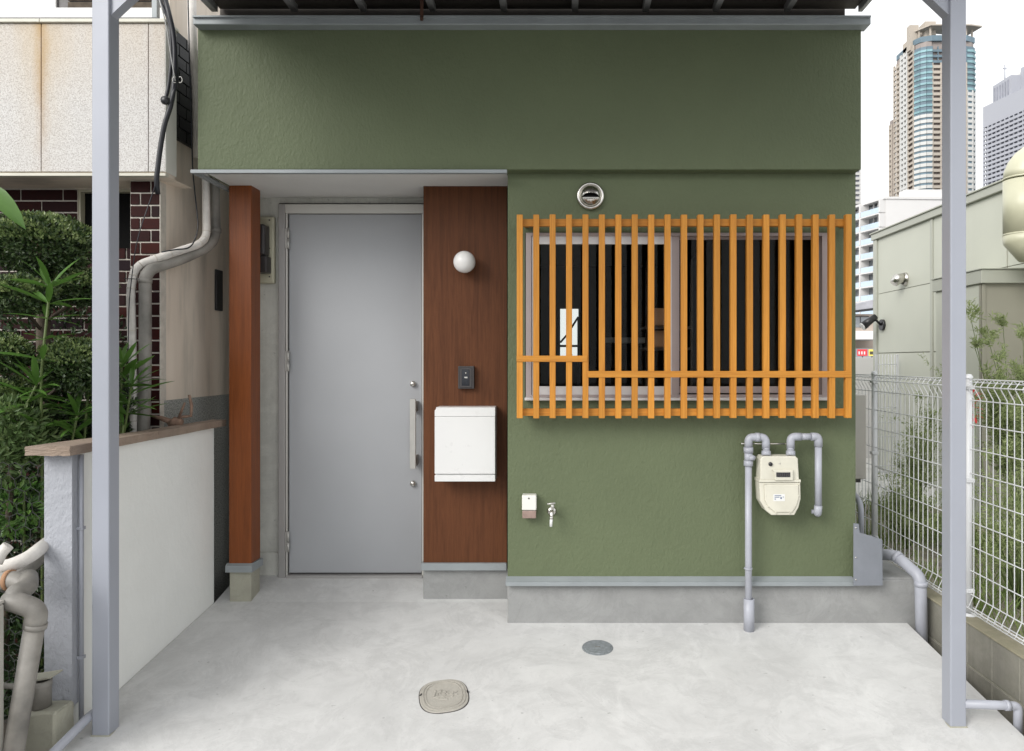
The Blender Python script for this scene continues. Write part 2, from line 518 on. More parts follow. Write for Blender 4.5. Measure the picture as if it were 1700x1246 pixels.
# ================================================================== SETTING
m = MB(); m.box(-600, 600, -60, 1200, -.5, -.32)
tag(m.build('ground', 'asphalt'), kind='structure')
m = MB()
m.prism([(-1.6, G(-1.6)), (3.90, G(3.90)), (4.22, .470), (4.22, .0), (-1.6, -.3)], 'x', -1.862, 1.755)
tag(m.build('forecourt', 'slab'), kind='structure')
m = MB(); m.box(-6, -1.866, 1.0, 4.9, -.3, .10)
tag(m.build('garden_bed', 'soil'), kind='structure')
m = MB(); m.box(1.982, 60, -2, 140, -.3, .42)
tag(m.build('neighbouring_yard', 'pave'), kind='structure')
m = MB(); m.box(1.99, 3.15, 1.6, 6.4, .3, .434)
tag(m.build('planting_strip', 'strip'), kind='structure')
m = MB(); m.box(1.52, 1.812, 3.67, 8.4, -.2, .602, .006)
tag(m.build('side_passage', 'plinth'), kind='structure')

# ================================================================== GREEN HOUSE
house = thing('green_house', 'small house front in rolled olive green masonry paint with a grey entrance door', 'house', (0, 3.65, .37))
XL, XR = -1.796, 1.4915
zlip = Z(281, 3.58)                       # lower edge of the proud upper band
ztop = Z(39, 3.54)
wx0, wx1, wz0, wz1 = X(872, 3.65), X(1376, 3.65), Z(663, 3.65), Z(388, 3.65)
zb = Z(958, 3.65)
m = MB()
xl = -.265
m.box(xl, wx0, 3.65, 3.78, zb, zlip + .05)
m.box(wx1, XR, 3.65, 3.78, zb, zlip + .05)
m.box(wx0, wx1, 3.65, 3.78, zb, wz0)
m.box(wx0, wx1, 3.65, 3.78, wz1, zlip + .05)
m.box(XR - .12, XR - .001, 3.78, 8.0, zb, 3.40)
m.build('lower_wall', 'green', house)
m = MB(); m.box(XL, XR, 3.58, 3.70, zlip, ztop + .01, .004, 2)
m.box(XL, XL + .1, 3.70, 8.0, zlip, 3.40)
m.build('upper_wall', 'green', house)
m = MB(); m.box(xl - .002, 1.812, 3.657, 3.78, .30, Z(972, 3.63) + .02, .004)
m.build('plinth', 'plinth', house)
m = MB(); m.box(-.745, -.272, 3.93, 4.19, .3, .60, .004)
m.build('plinth', 'plinth', house)
m = MB(); m.box(X(839.5, 3.615), X(1419, 3.615), 3.615, 3.66, Z(973, 3.615), Z(965.5, 3.615), .002)
m.prism([(3.615, Z(965.4, 3.615)), (3.652, Z(965.4, 3.615)), (3.652, Z(957, 3.64))], 'x', X(839.5, 3.615), X(1419, 3.615))
m.build('base_trim', 'trim', house)
m = MB(); m.pbox(699, 935, 841, 947, 3.895, 3.95, .002)
m.build('base_trim', 'trim', house)
# parapet trim on top
m = MB(); m.box(X(320, 3.52), X(1446, 3.52), 3.52, 3.60, Z(40, 3.52), Z(25, 3.52), .003)
m.box(X(320, 3.52) + .004, X(1446, 3.52) - .004, 3.508, 3.5199, Z(27.5, 3.508), Z(25, 3.508))
m.build('parapet_trim', 'trim', house)
m = MB(); m.box(XL + .02, XR - .02, 3.66, 8.0, 3.40, 3.44)
m.build('roof', 'roof_dark', house)
m = MB(); m.box(XL + .05, XR - .03, 3.71, 3.75, 3.34, 3.60)
m.build('fascia', 'roof_dark', house)
# porch
m = MB(); m.box(XL + .012, -.27, 3.585, 4.20, Z(287, 3.56) + .022, Z(287, 3.56) + .06)
m.build('porch_ceiling', 'soffit', house)
m = MB(); m.box(-1.817, -.262, 3.552, 3.579, Z(286.5, 3.552), Z(281, 3.552))
m.box(-1.817, XL - .001, 3.579, 4.2, Z(286.5, 3.552), Z(281, 3.552))
m.build('drip_edge', 'trim', house)
m = MB()
dx0, dx1 = X(462, 4.155), X(705, 4.155)
m.box(-1.79, dx0, 4.20, 4.30, .44, 2.66)
m.box(dx0, dx1, 4.20, 4.30, Z(338, 4.155), 2.66)
m.box(dx1, -.3, 4.20, 4.30, .44, 2.66)
m.build('entrance_wall', 'entry_wall', house)
m = MB(); m.box(-1.79, dx0 - .004, 4.185, 4.199, .44, Z(917, 4.185), .003)
m.build('wall_skirting', 'entry_wall', house)
m = MB(); m.tube(bend([(-1.905, 4.6, .52), (-1.905, 4.30, .52), (-1.905, 4.26, .36)], .05), .028, 14); tag(m.build('pipe_end', 'pipeold'), 'small grey pipe bend low behind the timber post', 'pipe')
m = MB(); m.box(-1.80, -1.78, 4.201, 8.0, .2, 2.65)
m.box(-1.79, 1.37, 7.98, 8.06, .2, 1.60); m.box(-1.79, -.02, 7.98, 8.06, 1.60, 2.30); m.box(.22, 1.37, 7.98, 8.06, 1.60, 2.30); m.box(-.02, .22, 7.98, 8.06, 1.60, 1.70); m.box(-1.79, 1.37, 7.98, 8.06, 2.30, 3.40)
m.build('rear_wall', 'entry_wall', house)
# wooden clad pillar box between door and green wall
m = MB(); m.box(-.741, -.288, 3.915, 4.199, Z(935, 3.915), Z(302, 3.915) + .02, .0015)
m.build('wood_panel', 'wood_dark', house)
# door frame
m = MB()
zf = Z(338, 4.155)
m.box(dx0, X(473, 4.155), 4.155, 4.2, .455, zf, .002)
m.box(X(473, 4.155) + .0005, X(477.3, 4.17), 4.165, 4.2, .455, zf - .03, .001)
m.build('door_frame', 'doorframe2', house)
m = MB()
m.box(X(473, 4.155), -.742, 4.156, 4.2, Z(353.5, 4.156), zf - .001, .002)
m.box(X(701.0, 4.17), -.742, 4.160, 4.2, .46, Z(353.5, 4.156) - .001)
m.box(X(474.5, 4.160), X(477.3, 4.160), 4.160, 4.1645, .455, Z(354, 4.16))
m.build('door_frame', 'doorframe', house)
m = MB(); m.box(X(477, 4.17), X(702, 4.17), 4.150, 4.2, .44, .4715)
m.build('threshold', 'doorframe2', house)
m = MB(); m.box(dx0 - .002, dx0 - .0102, 4.192, 4.1995, .47, zf + .012)
m.box(dx0 - .0102, -.745, 4.192, 4.1995, zf + .001, zf + .012)
m.build('frame_joint', 'dgrey', house)
m = MB(); m.box(X(478, 4.199), X(703, 4.199), 4.1985, 4.23, .46, zf - .04)
m.build('door_reveal', 'black', house)
m = MB(); m.box(X(480, 4.18), X(700, 4.18), 4.18, 4.197, Z(950.5, 4.18), Z(355.5, 4.18), .0015)
door = m.build('door', 'door', house)
for y0 in (378, 582, 882):
    m = MB(); m.tube([P(478.2, y0 + 34, 4.152), P(478.2, y0 + 18, 4.152)], .0075, 10)
    m.tube([P(478.2, y0 + 17, 4.152), P(478.2, y0, 4.152)], .0075, 10)
    m.pbox(473.5, y0 + 1, 476.6, y0 + 34, 4.153, 4.160)
    m.build('hinge', 'handle', door)
m = MB(); m.pbox(680.3, 662, 690, 778, 4.095, 4.110, .0015)
for y0 in (666, 756):
    m.pbox(683.5, y0, 690.5, y0 + 17, 4.1105, 4.1795)
m.build('handle', 'handle', door)
for y0 in (637, 802):
    m = MB(); m.lathe([(.0, .022), (.010, .022), (.013, .020), (.0165, .014), (.0175, 0)], P(686, y0, 4.1795), 'y', 24)
    m.lathe([(.0, .0245), (.006, .0245), (.0065, .0215)], P(686, y0, 4.1795), 'y', 16)
    m.build('lock_cylinder', 'steel', door)

# window
def ring(m, x0, z0, x1, z1, d0, d1, l, b, r, t):
    m.box(x0, x1, d0, d1, z1 - t, z1); m.box(x0, x1, d0, d1, z0, z0 + b)
    m.box(x0, x0 + l, d0, d1, z0 + b, z1 - t); m.box(x1 - r, x1, d0, d1, z0 + b, z1 - t)
px = lambda v: v * 3.65 / F
m = MB(); ring(m, X(873, 3.638), Z(659, 3.638), X(1375, 3.638), Z(386, 3.638), 3.638, 3.76, px(9), px(4), px(10), px(5))
win = m.build('window', 'sash2', house)
m = MB(); m.box(X(871, 3.615), X(1377, 3.615), 3.615, 3.70, Z(664.5, 3.615), Z(659.6, 3.615), .0015)
m.build('window_sill', 'sash', win)
m = MB(); ring(m, X(883, 3.65), Z(655, 3.65), X(1115, 3.65), Z(391.3, 3.65), 3.650, 3.672, px(9), px(14), px(3), px(13.5))
m.build('sash', 'sash', win)
m = MB(); m.box(X(1115, 3.648) + .0005, X(1127, 3.648), 3.648, 3.674, Z(655, 3.65), Z(391.3, 3.65))
m.build('meeting_stile', 'sash2', win)
m = MB(); ring(m, X(1120, 3.69), Z(652, 3.69), X(1366, 3.69), Z(391, 3.69), 3.690, 3.712, px(8), px(11), px(10), px(6))
m.build('sash', 'sash2', win)
m = MB(); m.box(X(890, 3.66), X(1116, 3.66), 3.658, 3.664, Z(643, 3.66), Z(403, 3.66))
m.build('pane', 'glass', win)
m = MB(); m.box(X(1124, 3.7), X(1358, 3.7), 3.698, 3.704, Z(643, 3.7), Z(396, 3.7))
m.build('pane', 'glass', win)
# room behind the window
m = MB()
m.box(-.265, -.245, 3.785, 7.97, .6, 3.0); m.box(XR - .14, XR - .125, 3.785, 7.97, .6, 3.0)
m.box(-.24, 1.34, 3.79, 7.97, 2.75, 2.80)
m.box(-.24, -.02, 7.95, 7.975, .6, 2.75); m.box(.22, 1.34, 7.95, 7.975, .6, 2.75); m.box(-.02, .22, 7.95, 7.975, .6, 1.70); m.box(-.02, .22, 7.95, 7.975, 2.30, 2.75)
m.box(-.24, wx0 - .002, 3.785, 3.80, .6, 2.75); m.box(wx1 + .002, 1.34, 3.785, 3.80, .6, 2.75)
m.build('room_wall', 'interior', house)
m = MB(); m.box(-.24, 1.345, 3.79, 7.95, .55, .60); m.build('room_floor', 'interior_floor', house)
rw = thing('rear_window', 'small bright window at the far end of the dark room seen through the lattice', 'window', (.1, 7.94, 1.6))
m = MB(); ring(m, -.02, 1.70, .22, 2.30, 7.935, 7.949, .02, .02, .02, .02); m.box(.08, .10, 7.95, 7.97, 1.72, 2.28); m.box(-.0, .2, 7.951, 7.969, 1.86, 1.885); m.build('frame', 'dgrey', rw)
m = MB(); m.box(-.019, .219, 7.9755, 7.979, 1.701, 2.299); m.build('pane', 'glass', rw)
m = MB(); m.tube([(.0, 7.6, 1.9), (.07, 7.6, 1.98), (.19, 7.6, 2.17)], .012, 6); m.tube([(.19, 7.6, 2.17), (.19, 7.6, .62)], .010, 6); m.tube([(.12, 7.6, 1.78), (.05, 7.6, .62)], .008, 6); m.tube([(.10, 7.6, 1.78), (.17, 7.6, .62)], .008, 6)
tag(m.build('folding_rack', 'black'), 'black metal rack silhouetted before the small bright rear window', 'rack')
for i, (a, b, c, d, lab) in enumerate(((1086, 512, 1113, 541, 'upper brown cardboard box on the shelf beyond the window'), (1084, 548, 1112, 576, 'lower brown cardboard box on the shelf beyond the window'))):
    m = MB(); m.pbox(a, b, c, d, 4.05, 4.2, .004); o = tag(m.build('cardboard_box', 'cardboard'), lab, 'box')
    if i == 0: o.location.z += .003
m = MB(); m.pbox(1070, 576.3, 1150, 581, 4.0, 4.24); m.pbox(1070, 541.3, 1150, 545.5, 4.0, 4.24); m.box(X(1072, 4.25), X(1076, 4.25), 4.251, 4.28, .6, 2.3); m.box(X(1146, 4.25), X(1150, 4.25), 4.251, 4.28, .6, 2.3)
tag(m.build('shelf', 'interior_floor'), 'dark shelf carrying two cardboard boxes inside the room', 'shelf')
stool = None
for i, (sx, lab) in enumerate(((1010, 'grey metal stool nearest the bright rear window inside the room'), (1036, 'middle one of three grey metal stools inside the room'), (1062, 'grey metal stool nearest the cardboard boxes inside the room'))):
    c = P(sx, 565, 5.3)
    if stool is None:
        stool = thing('bar_stool', lab, 'stool', (c.x, 5.3, .6), 'stools in the dark room')
        m = MB(); m.box(c.x - .045, c.x + .045, 5.2, 5.4, c.z - .02, c.z + .02, .004); m.build('seat', 'rafter', stool)
        for dxx in (-.035, .035):
            for dy in (-.08, .08):
                m = MB(); m.tube([(c.x + dxx * .8, 5.3 + dy * .8, c.z - .021), (c.x + dxx, 5.3 + dy, .602)], .006, 6); m.build('leg', 'dgrey', stool)
    else:
        s2 = stool.copy(); COL.objects.link(s2); s2.location = (c.x, 5.3, .6); s2['label'] = lab
        for ch in list(stool.children):
            k = ch.copy(); COL.objects.link(k); k.parent = s2

# ------------------------------------------------------------------ lattice
lat = thing('wooden_lattice', 'orange stained wooden lattice of upright slats mounted over the window', 'lattice', (X(1136, 3.52), 3.52, Z(694, 3.52)))
msl = MB(); w = .0292; h = (694 - 355.5) * 3.52 / F
msl.box(-w / 2, w / 2, 0, .030, 0, h, .0015)
first = msl.build('slat', 'slat', lat, None)
# rebuild mesh coordinates relative to its own origin so that every slat shares it
for v in first.data.vertices: v.co += WL(lat)
for i in range(21):
    cx = 862.8 + 27.32 * i
    wl_ = Vector((X(cx, 3.52), 3.52, Z(694, 3.52) + random.uniform(-.001, .001)))
    if i == 0: first.location = wl_ - WL(lat)
    else: inst(first.data, 'slat', lat, wl_)
for (y0, y1) in ((363, 375), (678, 690)):
    m = MB(); m.pbox(859, y0, 1410, y1, 3.5505, 3.576, .001); m.build('rail', 'rail', lat)
m = MB(); m.box(X(857.5, 3.516), X(974.8, 3.516), 3.5155, 3.5195, Z(600.3, 3.516), Z(590, 3.516), .001); m.build('rail', 'rail', lat)
m = MB(); m.box(X(975.2, 3.516), X(1414, 3.516), 3.5155, 3.5195, Z(626.3, 3.516), Z(615.5, 3.516), .001); m.build('rail', 'rail', lat)
for pxx in (870, 1000, 1136, 1272, 1402):
    for y0 in (364, 679):
        m = MB(); m.pbox(pxx, y0 + 1, pxx + 8, y0 + 9, 3.5765, 3.6495); m.build('bracket', 'rail', lat)

# ------------------------------------------------------------------ things on the wall
vent = thing('vent_hood', 'round stainless steel vent hood on the green wall above the lattice', 'vent', P(980, 349, 3.65))
m = MB(); m.lathe([(.052, .018), (.056, .024), (.063, .026), (.069, .020), (.071, 0)], P(980, 326, 3.6495), 'y', 40); m.build('flange', 'steel', vent)
m = MB(); m.lathe([(0, .004), (.06, .004)], P(980, 326, 3.6495), 'y', 32); m.build('opening', 'black', vent)
bm = bmesh.new(); c = P(980, 326, 3.6495); nr, na = 10, 40; grid = []
for i in range(nr + 1):
    ph = (i / nr) * math.pi / 2
    grid.append([bm.verts.new((c.x + .0535 * math.sin(ph) * math.cos(2 * math.pi * k / na), c.y - .014 - .046 * math.cos(ph), c.z + .0535 * math.sin(ph) * math.sin(2 * math.pi * k / na))) for k in range(na)])
for i in range(nr):
    for k in range(na):
        q = [grid[i][k], grid[i][(k + 1) % na], grid[i + 1][(k + 1) % na], grid[i + 1][k]]
        mx = sum(v.co.x for v in q) / 4 - c.x; mz = sum(v.co.z for v in q) / 4 - c.z
        if (mx / .040) ** 2 + ((mz + .008) / .0155) ** 2 < 1: continue
        f = bm.faces.new(q); f.smooth = True
mm = MB(); mm.bm.free(); mm.bm = bm
mm.build('hood', 'steel', vent)
m = MB()
for zz in (-.016, -.023): m.box(c.x - .040, c.x + .040, c.y - .052, c.y - .050, c.z + zz - .0012, c.z + zz + .0012)
m.build('grille', 'steel', vent)

lamp = thing('globe_lamp', 'unlit white opal globe lamp on the walnut panel', 'lamp', P(771, 454, 3.90))
m = MB(); m.lathe([(.0, .03), (.026, .03), (.03, .024), (.032, 0)], P(771, 434.5, 3.9145), 'y', 24); m.build('mount', 'white', lamp)
m = MB(); c = P(771, 434.5, 3.845); m.lathe([(.0585 * math.sin(math.pi * i / 20), -.0585 * math.cos(math.pi * i / 20)) for i in range(21)], c, 'y', 40); m.build('globe', 'opal', lamp)

ic = thing('intercom', 'dark grey doorbell intercom between lamp and mailbox', 'intercom', P(773.5, 645, 3.914))
m = MB(); m.pbox(760.5, 607.5, 787, 645, 3.882, 3.9145, .003, 2); m.build('housing', 'dgrey', ic)
m = MB(); m.pbox(762.5, 609.5, 783.5, 643, 3.879, 3.8815, .002); m.build('face_plate', M['dgrey'], ic)
m = MB(); m.pbox(766.5, 613, 779, 640, 3.8765, 3.8785, .001); m.build('glass_panel', 'screen', ic)
m = MB(); m.pbox(771, 625, 776, 627.5, 3.8745, 3.8762); m.lathe([(0, .0015), (.004, .0015), (.004, 0)], P(773.5, 619, 3.8763), 'y', 16); m.build('button', 'handle', ic)

mb = thing('mailbox', 'white square mailbox hung on the walnut panel beside the door', 'mailbox', P(771, 799, 3.8))
D0 = 3.785
m = MB(); m.prism([(3.9145, Z(799, D0)), (D0 + .012, Z(799, D0)), (D0 + .012, Z(679, D0)), (D0 + .03, Z(676, D0)), (3.9145, Z(676, D0))], 'x', X(721.5, D0) + .003, X(822, D0) - .002, .003)
m.build('box_body', 'white', mb)
m = MB(); m.pbox(721.5, 691.5, 822, 786.5, D0, D0 + .0115, .0025, 2); m.build('flap', 'white', mb)
m = MB(); m.prism([(X(721.5, D0), Z(691, D0)), (X(822, D0), Z(691, D0)), (X(822, D0), Z(676.5, D0)), (X(727, D0), Z(676.5, D0)), (X(721.5, D0), Z(681, D0))], 'y', D0 + .002, D0 + .0115, .001); m.build('lid', 'white', mb)
m = MB(); m.pbox(721.5, 788.5, 822, 799, D0 - .002, D0 + .0115, .002, 2); m.build('bottom_lip', 'white', mb)

ob = thing('outdoor_socket', 'small white socket box with smoked lower cover beside the tap', 'socket', P(878, 861, 3.6))
m = MB(); m.pbox(866.5, 822, 890.5, 847, 3.595, 3.65, .005, 2); m.build('cover', 'beigewhite', ob)
m = MB(); m.pbox(867, 847.5, 890, 860.5, 3.597, 3.65, .004, 2); m.build('lower_cover', 'brown_clear', ob)
m = MB(); m.lathe([(0, .002), (.004, .002), (.004, 0)], P(878, 827, 3.595), 'y', 12); m.build('screw', 'dgrey', ob)

tp = thing('water_tap', 'small chrome tap with a white outlet low on the green wall', 'tap', P(915, 873, 3.6))
m = MB(); m.lathe([(0, .012), (.018, .010), (.024, .002), (.024, 0)], P(916, 848, 3.6495), 'y', 20)
m.tube(bend([P(916, 848, 3.645), P(916, 848, 3.585), P(915.5, 862, 3.575)], .02), .0095, 12); m.build('spout', 'steel', tp)
m = MB(); m.tube([P(915.5, 858, 3.576), P(914.6, 874, 3.572)], [.0085, .0065], 12); m.build('outlet', 'white', tp)
m = MB(); m.tube([P(916.5, 847, 3.60), P(917, 838, 3.60)], .0075, 10); m.tube([P(908.5, 836.5, 3.60), P(922, 835, 3.60)], .0045, 8); m.lathe([(0, .01), (.008, .008), (.009, 0)], P(917.5, 840, 3.592), 'y', 12); m.build('tap_handle', 'handle', tp)

# gas meter and its pipes
gp = thing('gas_pipe', 'lavender grey gas pipes rising from the ground and looping over the meter', 'pipe', (X(1244, 3.585), 3.585, G(3.585)))
rp = .0168; Dg = 3.565
m = MB(); m.tube([P(1242.5, 1050, 3.58), P(1242.5, 770, Dg)], rp, 16); m.build('riser', 'pipe', gp)
m = MB(); m.lathe([(.0205, 0), (.0262, 0), (.0262, .16), (.0205, .16), (.0205, .10)], (X(1243.5, 3.582), 3.582, G(3.582) - .004), 'z', 24); m.build('sleeve', 'pipe', gp)
m = MB(); m.tube(bend([P(1242.5, 742, Dg), P(1242.5, 725.5, Dg), P(1271.5, 725.5, Dg), P(1271.5, 745, Dg)], .034, 8), .0195, 16); m.build('elbow', 'pipe', gp)
m = MB(); m.tube([P(1254, 725.5, Dg), P(1261, 725.5, Dg)], .0225, 16); m.build('socket', 'pipe', gp)
m = MB(); m.tube([P(1242.5, 742, Dg), P(1242.5, 751, Dg)], .0235, 16); m.tube([P(1242.5, 751, Dg), P(1242.5, 765, Dg)], .020, 16); m.tube([P(1242.5, 764, Dg), P(1242.5, 773, Dg)], .0235, 8)
m.tube([P(1242.5, 757, Dg), P(1253, 760.5, Dg - .02)], [.015, .011], 10); m.lathe([(0, .03), (.011, .03), (.013, .0)], P(1246, 759, Dg - .01), 'y', 12); m.build('valve', 'pipe', gp)
m = MB(); m.tube(bend([P(1312.5, 745, Dg), P(1312.5, 724.5, Dg), P(1330, 724.5, Dg)], .034, 8), .0195, 16); m.build('elbow', 'pipe', gp)
m = MB(); m.tube([P(1328, 724.5, Dg), P(1348, 724.5, Dg)], rp, 16); m.build('crossbar_pipe', 'pipe', gp)
m = MB(); m.tube(bend([P(1346, 724.5, Dg), P(1358.5, 724.5, Dg), P(1358.5, 741, Dg)], .034, 8), .0200, 16); m.build('elbow', 'pipe', gp)
m = MB(); m.tube([P(1358.5, 740, Dg), P(1358.5, 842, Dg)], rp, 16); m.build('drop_pipe', 'pipe', gp)
m = MB(); m.tube(bend([P(1358.5, 839, Dg), P(1357.5, 851, Dg), P(1357.5, 851, 3.6495)], .02, 6), .0195, 16); m.tube([P(1357.5, 849, 3.60), P(1347.5, 849, 3.60)], .010, 10); m.build('wall_elbow', 'pipe', gp)
m = MB(); m.tube([P(1232, 736, 3.585), P(1318, 736.5, 3.585)], .004, 8)
for xx in (1242.5, 1271.5, 1312.5): m.tube([P(xx, 735, 3.585), P(xx, 738, 3.585)], .0218, 14)
m.tube([P(1232, 736, 3.585), P(1232, 736, 3.65)], .004, 6); m.build('stay_rod', 'steel', gp)
m = MB(); m.tube([P(1242.5, 942, 3.572), P(1242.5, 945, 3.572)], .0195, 14); m.tube([P(1236, 943, 3.58), P(1236, 943, 3.65)], .004, 6); m.build('pipe_clip', 'pipe', gp)

gm = thing('gas_meter', 'cream coloured gas meter hanging under the looped grey pipes', 'gas meter', P(1295, 855, 3.5))
Dm = 3.515
def outline(pts, D): return [(X(a, D), Z(b, D)) for a, b in pts]
m = MB(); m.prism(outline([(1262, 797), (1262.5, 762), (1266, 757), (1321, 757), (1325, 761), (1327, 797)], Dm), 'y', Dm, 3.60, .006); m.build('upper_case', 'cream', gm)
m = MB(); m.prism(outline([(1260.5, 796), (1260.5, 800.5), (1329.5, 800.5), (1329.5, 796)], Dm - .004), 'y', Dm - .004, 3.604, .0015); m.build('flange', 'cream', gm)
m = MB(); m.prism(outline([(1260.5, 801), (1329, 801), (1329.5, 828), (1326, 842), (1319, 855), (1281, 855), (1272, 848), (1262.5, 832)], Dm), 'y', Dm, 3.598, .005); m.build('lower_case', 'cream', gm)
m = MB(); m.prism(outline([(1268, 804), (1325, 804), (1325.5, 827), (1322, 839), (1315, 850), (1286, 850), (1276, 842), (1269, 830)], Dm), 'y', Dm - .006, Dm - .0003, .004)
for a, b in ((1270, 803), (1326.5, 803), (1271, 822), (1325, 822), (1288, 851), (1311, 851), (1275, 840)): m.lathe([(0, .008), (.003, .008), (.0035, 0)], P(a, b, Dm), 'y', 8)
m.build('cover_plate', 'cream', gm)
m = MB(); m.prism(outline([(1281, 779), (1315.5, 779), (1315.5, 796.5), (1286, 796.5), (1285.5, 784)], Dm), 'y', Dm - .014, Dm - .0003, .003); m.build('dial_housing', 'cream', gm)
m = MB(); m.pbox(1289, 784, 1312, 791.5, Dm - .0165, Dm - .0142); m.build('dial_window', 'screen', gm)
m = MB()
for k in range(6): m.pbox(1290.5 + k * 3.6, 785.5, 1292.7 + k * 3.6, 790, Dm - .0172, Dm - .0166)
m.build('dial_digits', 'dgrey', gm)
m = MB(); m.lathe([(0, .008), (.0085, .008), (.010, .005), (.010, 0)], P(1279, 770, Dm), 'y', 20); m.build('port_cap', 'black', gm)
m = MB(); m.lathe([(0, .003), (.003, .003), (.003, 0)], P(1294.5, 769, Dm), 'y', 10); m.build('screw', 'handle', gm)
m = MB(); m.pbox(1284, 820, 1303, 831.5, Dm - .0068, Dm - .0062); st = m.build('sticker', 'white', gm)
m = MB()
for (a, b, c, d) in ((1286, 822, 1297, 823.3), (1286, 824.6, 1294, 825.8), (1295.5, 825, 1298, 828), (1299.5, 824, 1301, 825.6), (1286, 827.3, 1288, 829)): m.pbox(a, b, c, d, Dm - .0072, Dm - .0069)
m.build('print', 'bluegrey', st)
for xx in (1272, 1312.5):
    m = MB(); m.tube([P(xx, 757, Dg - .02), P(xx, 749, Dg - .01)], .0235, 8); m.tube([P(xx, 749, Dg - .01), P(xx, 742, Dg)], .0165, 14); m.build('union_nut', 'pipe', gm)

# wooden porch post
wp = thing('porch_post', 'reddish brown square timber porch post on a concrete footing', 'post', (X(399, 3.9), 3.96, .40))
m = MB(); m.box(-1.7875, -1.667, 3.90, 4.02, Z(936, 3.9), Z(304, 3.9) + .012, .004, 2); m.build('timber', 'wood_post', wp)
m = MB(); m.prism([(3.884, Z(950, 3.885)), (4.03, Z(950, 3.885)), (4.03, Z(938, 3.885)), (3.90, Z(936, 3.885)), (3.884, Z(939, 3.885))], 'x', -1.800, -1.656, .001); m.build('post_shoe', 'trim', wp)
m = MB(); m.box(-1.7865, -1.670, 3.905, 4.02, .36, Z(950, 3.885) - .001, .003); m.build('footing', 'footing', wp)

eb = thing('electric_meter_board', 'cream meter board half hidden behind the timber post', 'meter board', (X(435, 4.17), 4.17, Z(470, 4.17)))
m = MB(); m.box(X(413, 4.17), X(455.5, 4.17), 4.165, 4.1995, Z(470, 4.17), Z(359, 4.17), .010, 3); m.build('board', 'cream2', eb)
m = MB(); m.box(X(416, 4.1), X(443, 4.1), 4.09, 4.164, Z(452, 4.1), Z(424, 4.1), .004); m.box(X(416, 4.1), X(441, 4.1), 4.08, 4.164, Z(423, 4.1), Z(372, 4.1), .012, 3); m.build('meter', 'dgrey', eb)
m = MB()
for b in (365, 412, 459): m.lathe([(0, .003), (.0045, .003), (.0045, 0)], P(447.5, b, 4.165), 'y', 10)
m.build('screws', 'dgrey', eb)

# grey sheet metal guard
sh = thing('sheet_metal_guard', 'folded grey sheet metal guard at the lower right corner of the green house', 'guard', P(1441, 972, 3.6))
m = MB(); m.prism(outline([(1417, 972), (1417, 868.5), (1425.5, 869), (1427.5, 884), (1464, 895), (1465.5, 971.5)], 3.598), 'y', 3.598, 3.6015); m.build('sheet', 'sheet', sh)
m = MB(); m.box(X(1465.5, 3.598) - .0005, X(1465.5, 3.598) + .001, 3.6016, 3.72, Z(971, 3.598), Z(897, 3.598)); m.build('return_fold', 'sheet', sh)
m = MB()
for b in (876, 925, 962): m.lathe([(0, .002), (.0035, .002), (.004, 0)], P(1421, b, 3.598), 'y', 10)
m.build('rivet', 'steel', sh)

def pipe(name, pts, r, mat, label, cat='pipe', rad=.05, group=None, collars=(), seg=16, n=7):
    m = MB(); m.tube(bend(pts, rad, n), r, seg)
    if not collars: return tag(m.build(name, mat), label, cat, group)
    p0 = Vector(pts[-1])
    t = thing(name, label, cat, p0, group)
    m.build('pipe_run', mat, t)
    for a, b, k in collars:
        m = MB(); m.tube([a, b], r * k, seg); m.build('collar', mat, t)
    return t
pipe('drain_pipe', [P(1455, 920, 3.86), P(1486, 921, 3.74), P(1528, 957, 3.60), P(1531, 1110, 3.60)], .0285, 'pipe', 'fat grey drain pipe bending down at the right end of the plinth', 'pipe', .04,
     None, [(P(1487, 922, 3.735), P(1493, 927, 3.715), 1.12), (P(1528.6, 965, 3.60), P(1528.8, 973, 3.60), 1.12)])
pipe('downpipe', [P(1412, 812, 4.1), P(1427, 832, 3.95), P(1429.5, 845, 3.9), P(1430, 905, 3.9)], .0155, 'pipe', 'short grey downpipe behind the lower right house corner', 'pipe', .03)
pipe('outlet_pipe', [P(1600, 1168, 2.80), P(1676, 1171, 2.80), P(1690, 1172, 2.80), P(1690, 1215, 2.80)], .0165, 'pipe', 'grey outlet pipe from the right carport post to the block wall', 'pipe', .03,
     None, [(P(1668, 1170.6, 2.80), P(1676, 1171, 2.80), 1.18)])
pipe('outlet_pipe', [P(160, 1180, 2.80), P(147, 1190, 2.74), P(70, 1268, 2.52)], .0165, 'pipe', 'pale grey outlet pipe at the foot of the left carport post', 'pipe', .03)

# covers in the forecourt
nrm = Vector((0, -GS, 1)).normalized(); tng = Vector((0, 1, GS)).normalized()
def plate(pts2, c, h0, h1, inset=.004):
    """pts2 = outline in slab plane (x, along slope) about c"""
    m = MB(); b = m.bm; loops = []
    for hh, k in ((h0, 1.0), (h1 - .0015, 1.0), (h1, 1 - inset)):
        loops.append([b.verts.new(c + Vector((x * k, 0, 0)) + tng * (y * k) + nrm * hh) for x, y in pts2])
    n = len(pts2)
    for la, lb in zip(loops, loops[1:]):
        for i in range(n): b.faces.new((la[i], la[(i + 1) % n], lb[(i + 1) % n], lb[i]))
    b.faces.new(loops[-1]); return m
def superell(rx, ry, p, n=48, rot=0):
    o = []
    for i in range(n):
        a = 2 * math.pi * i / n; ca, sa = math.cos(a), math.sin(a)
        x = rx * math.copysign(abs(ca) ** (2 / p), ca); y = ry * math.copysign(abs(sa) ** (2 / p), sa)
        o.append((x * math.cos(rot) - y * math.sin(rot), x * math.sin(rot) + y * math.cos(rot)))
    return o
c = Vector((X(992, 3.406), 3.406, G(3.406)))
dc = thing('drain_cover', 'round dark grey drain cover set in the concrete near the wall', 'drain cover', c)
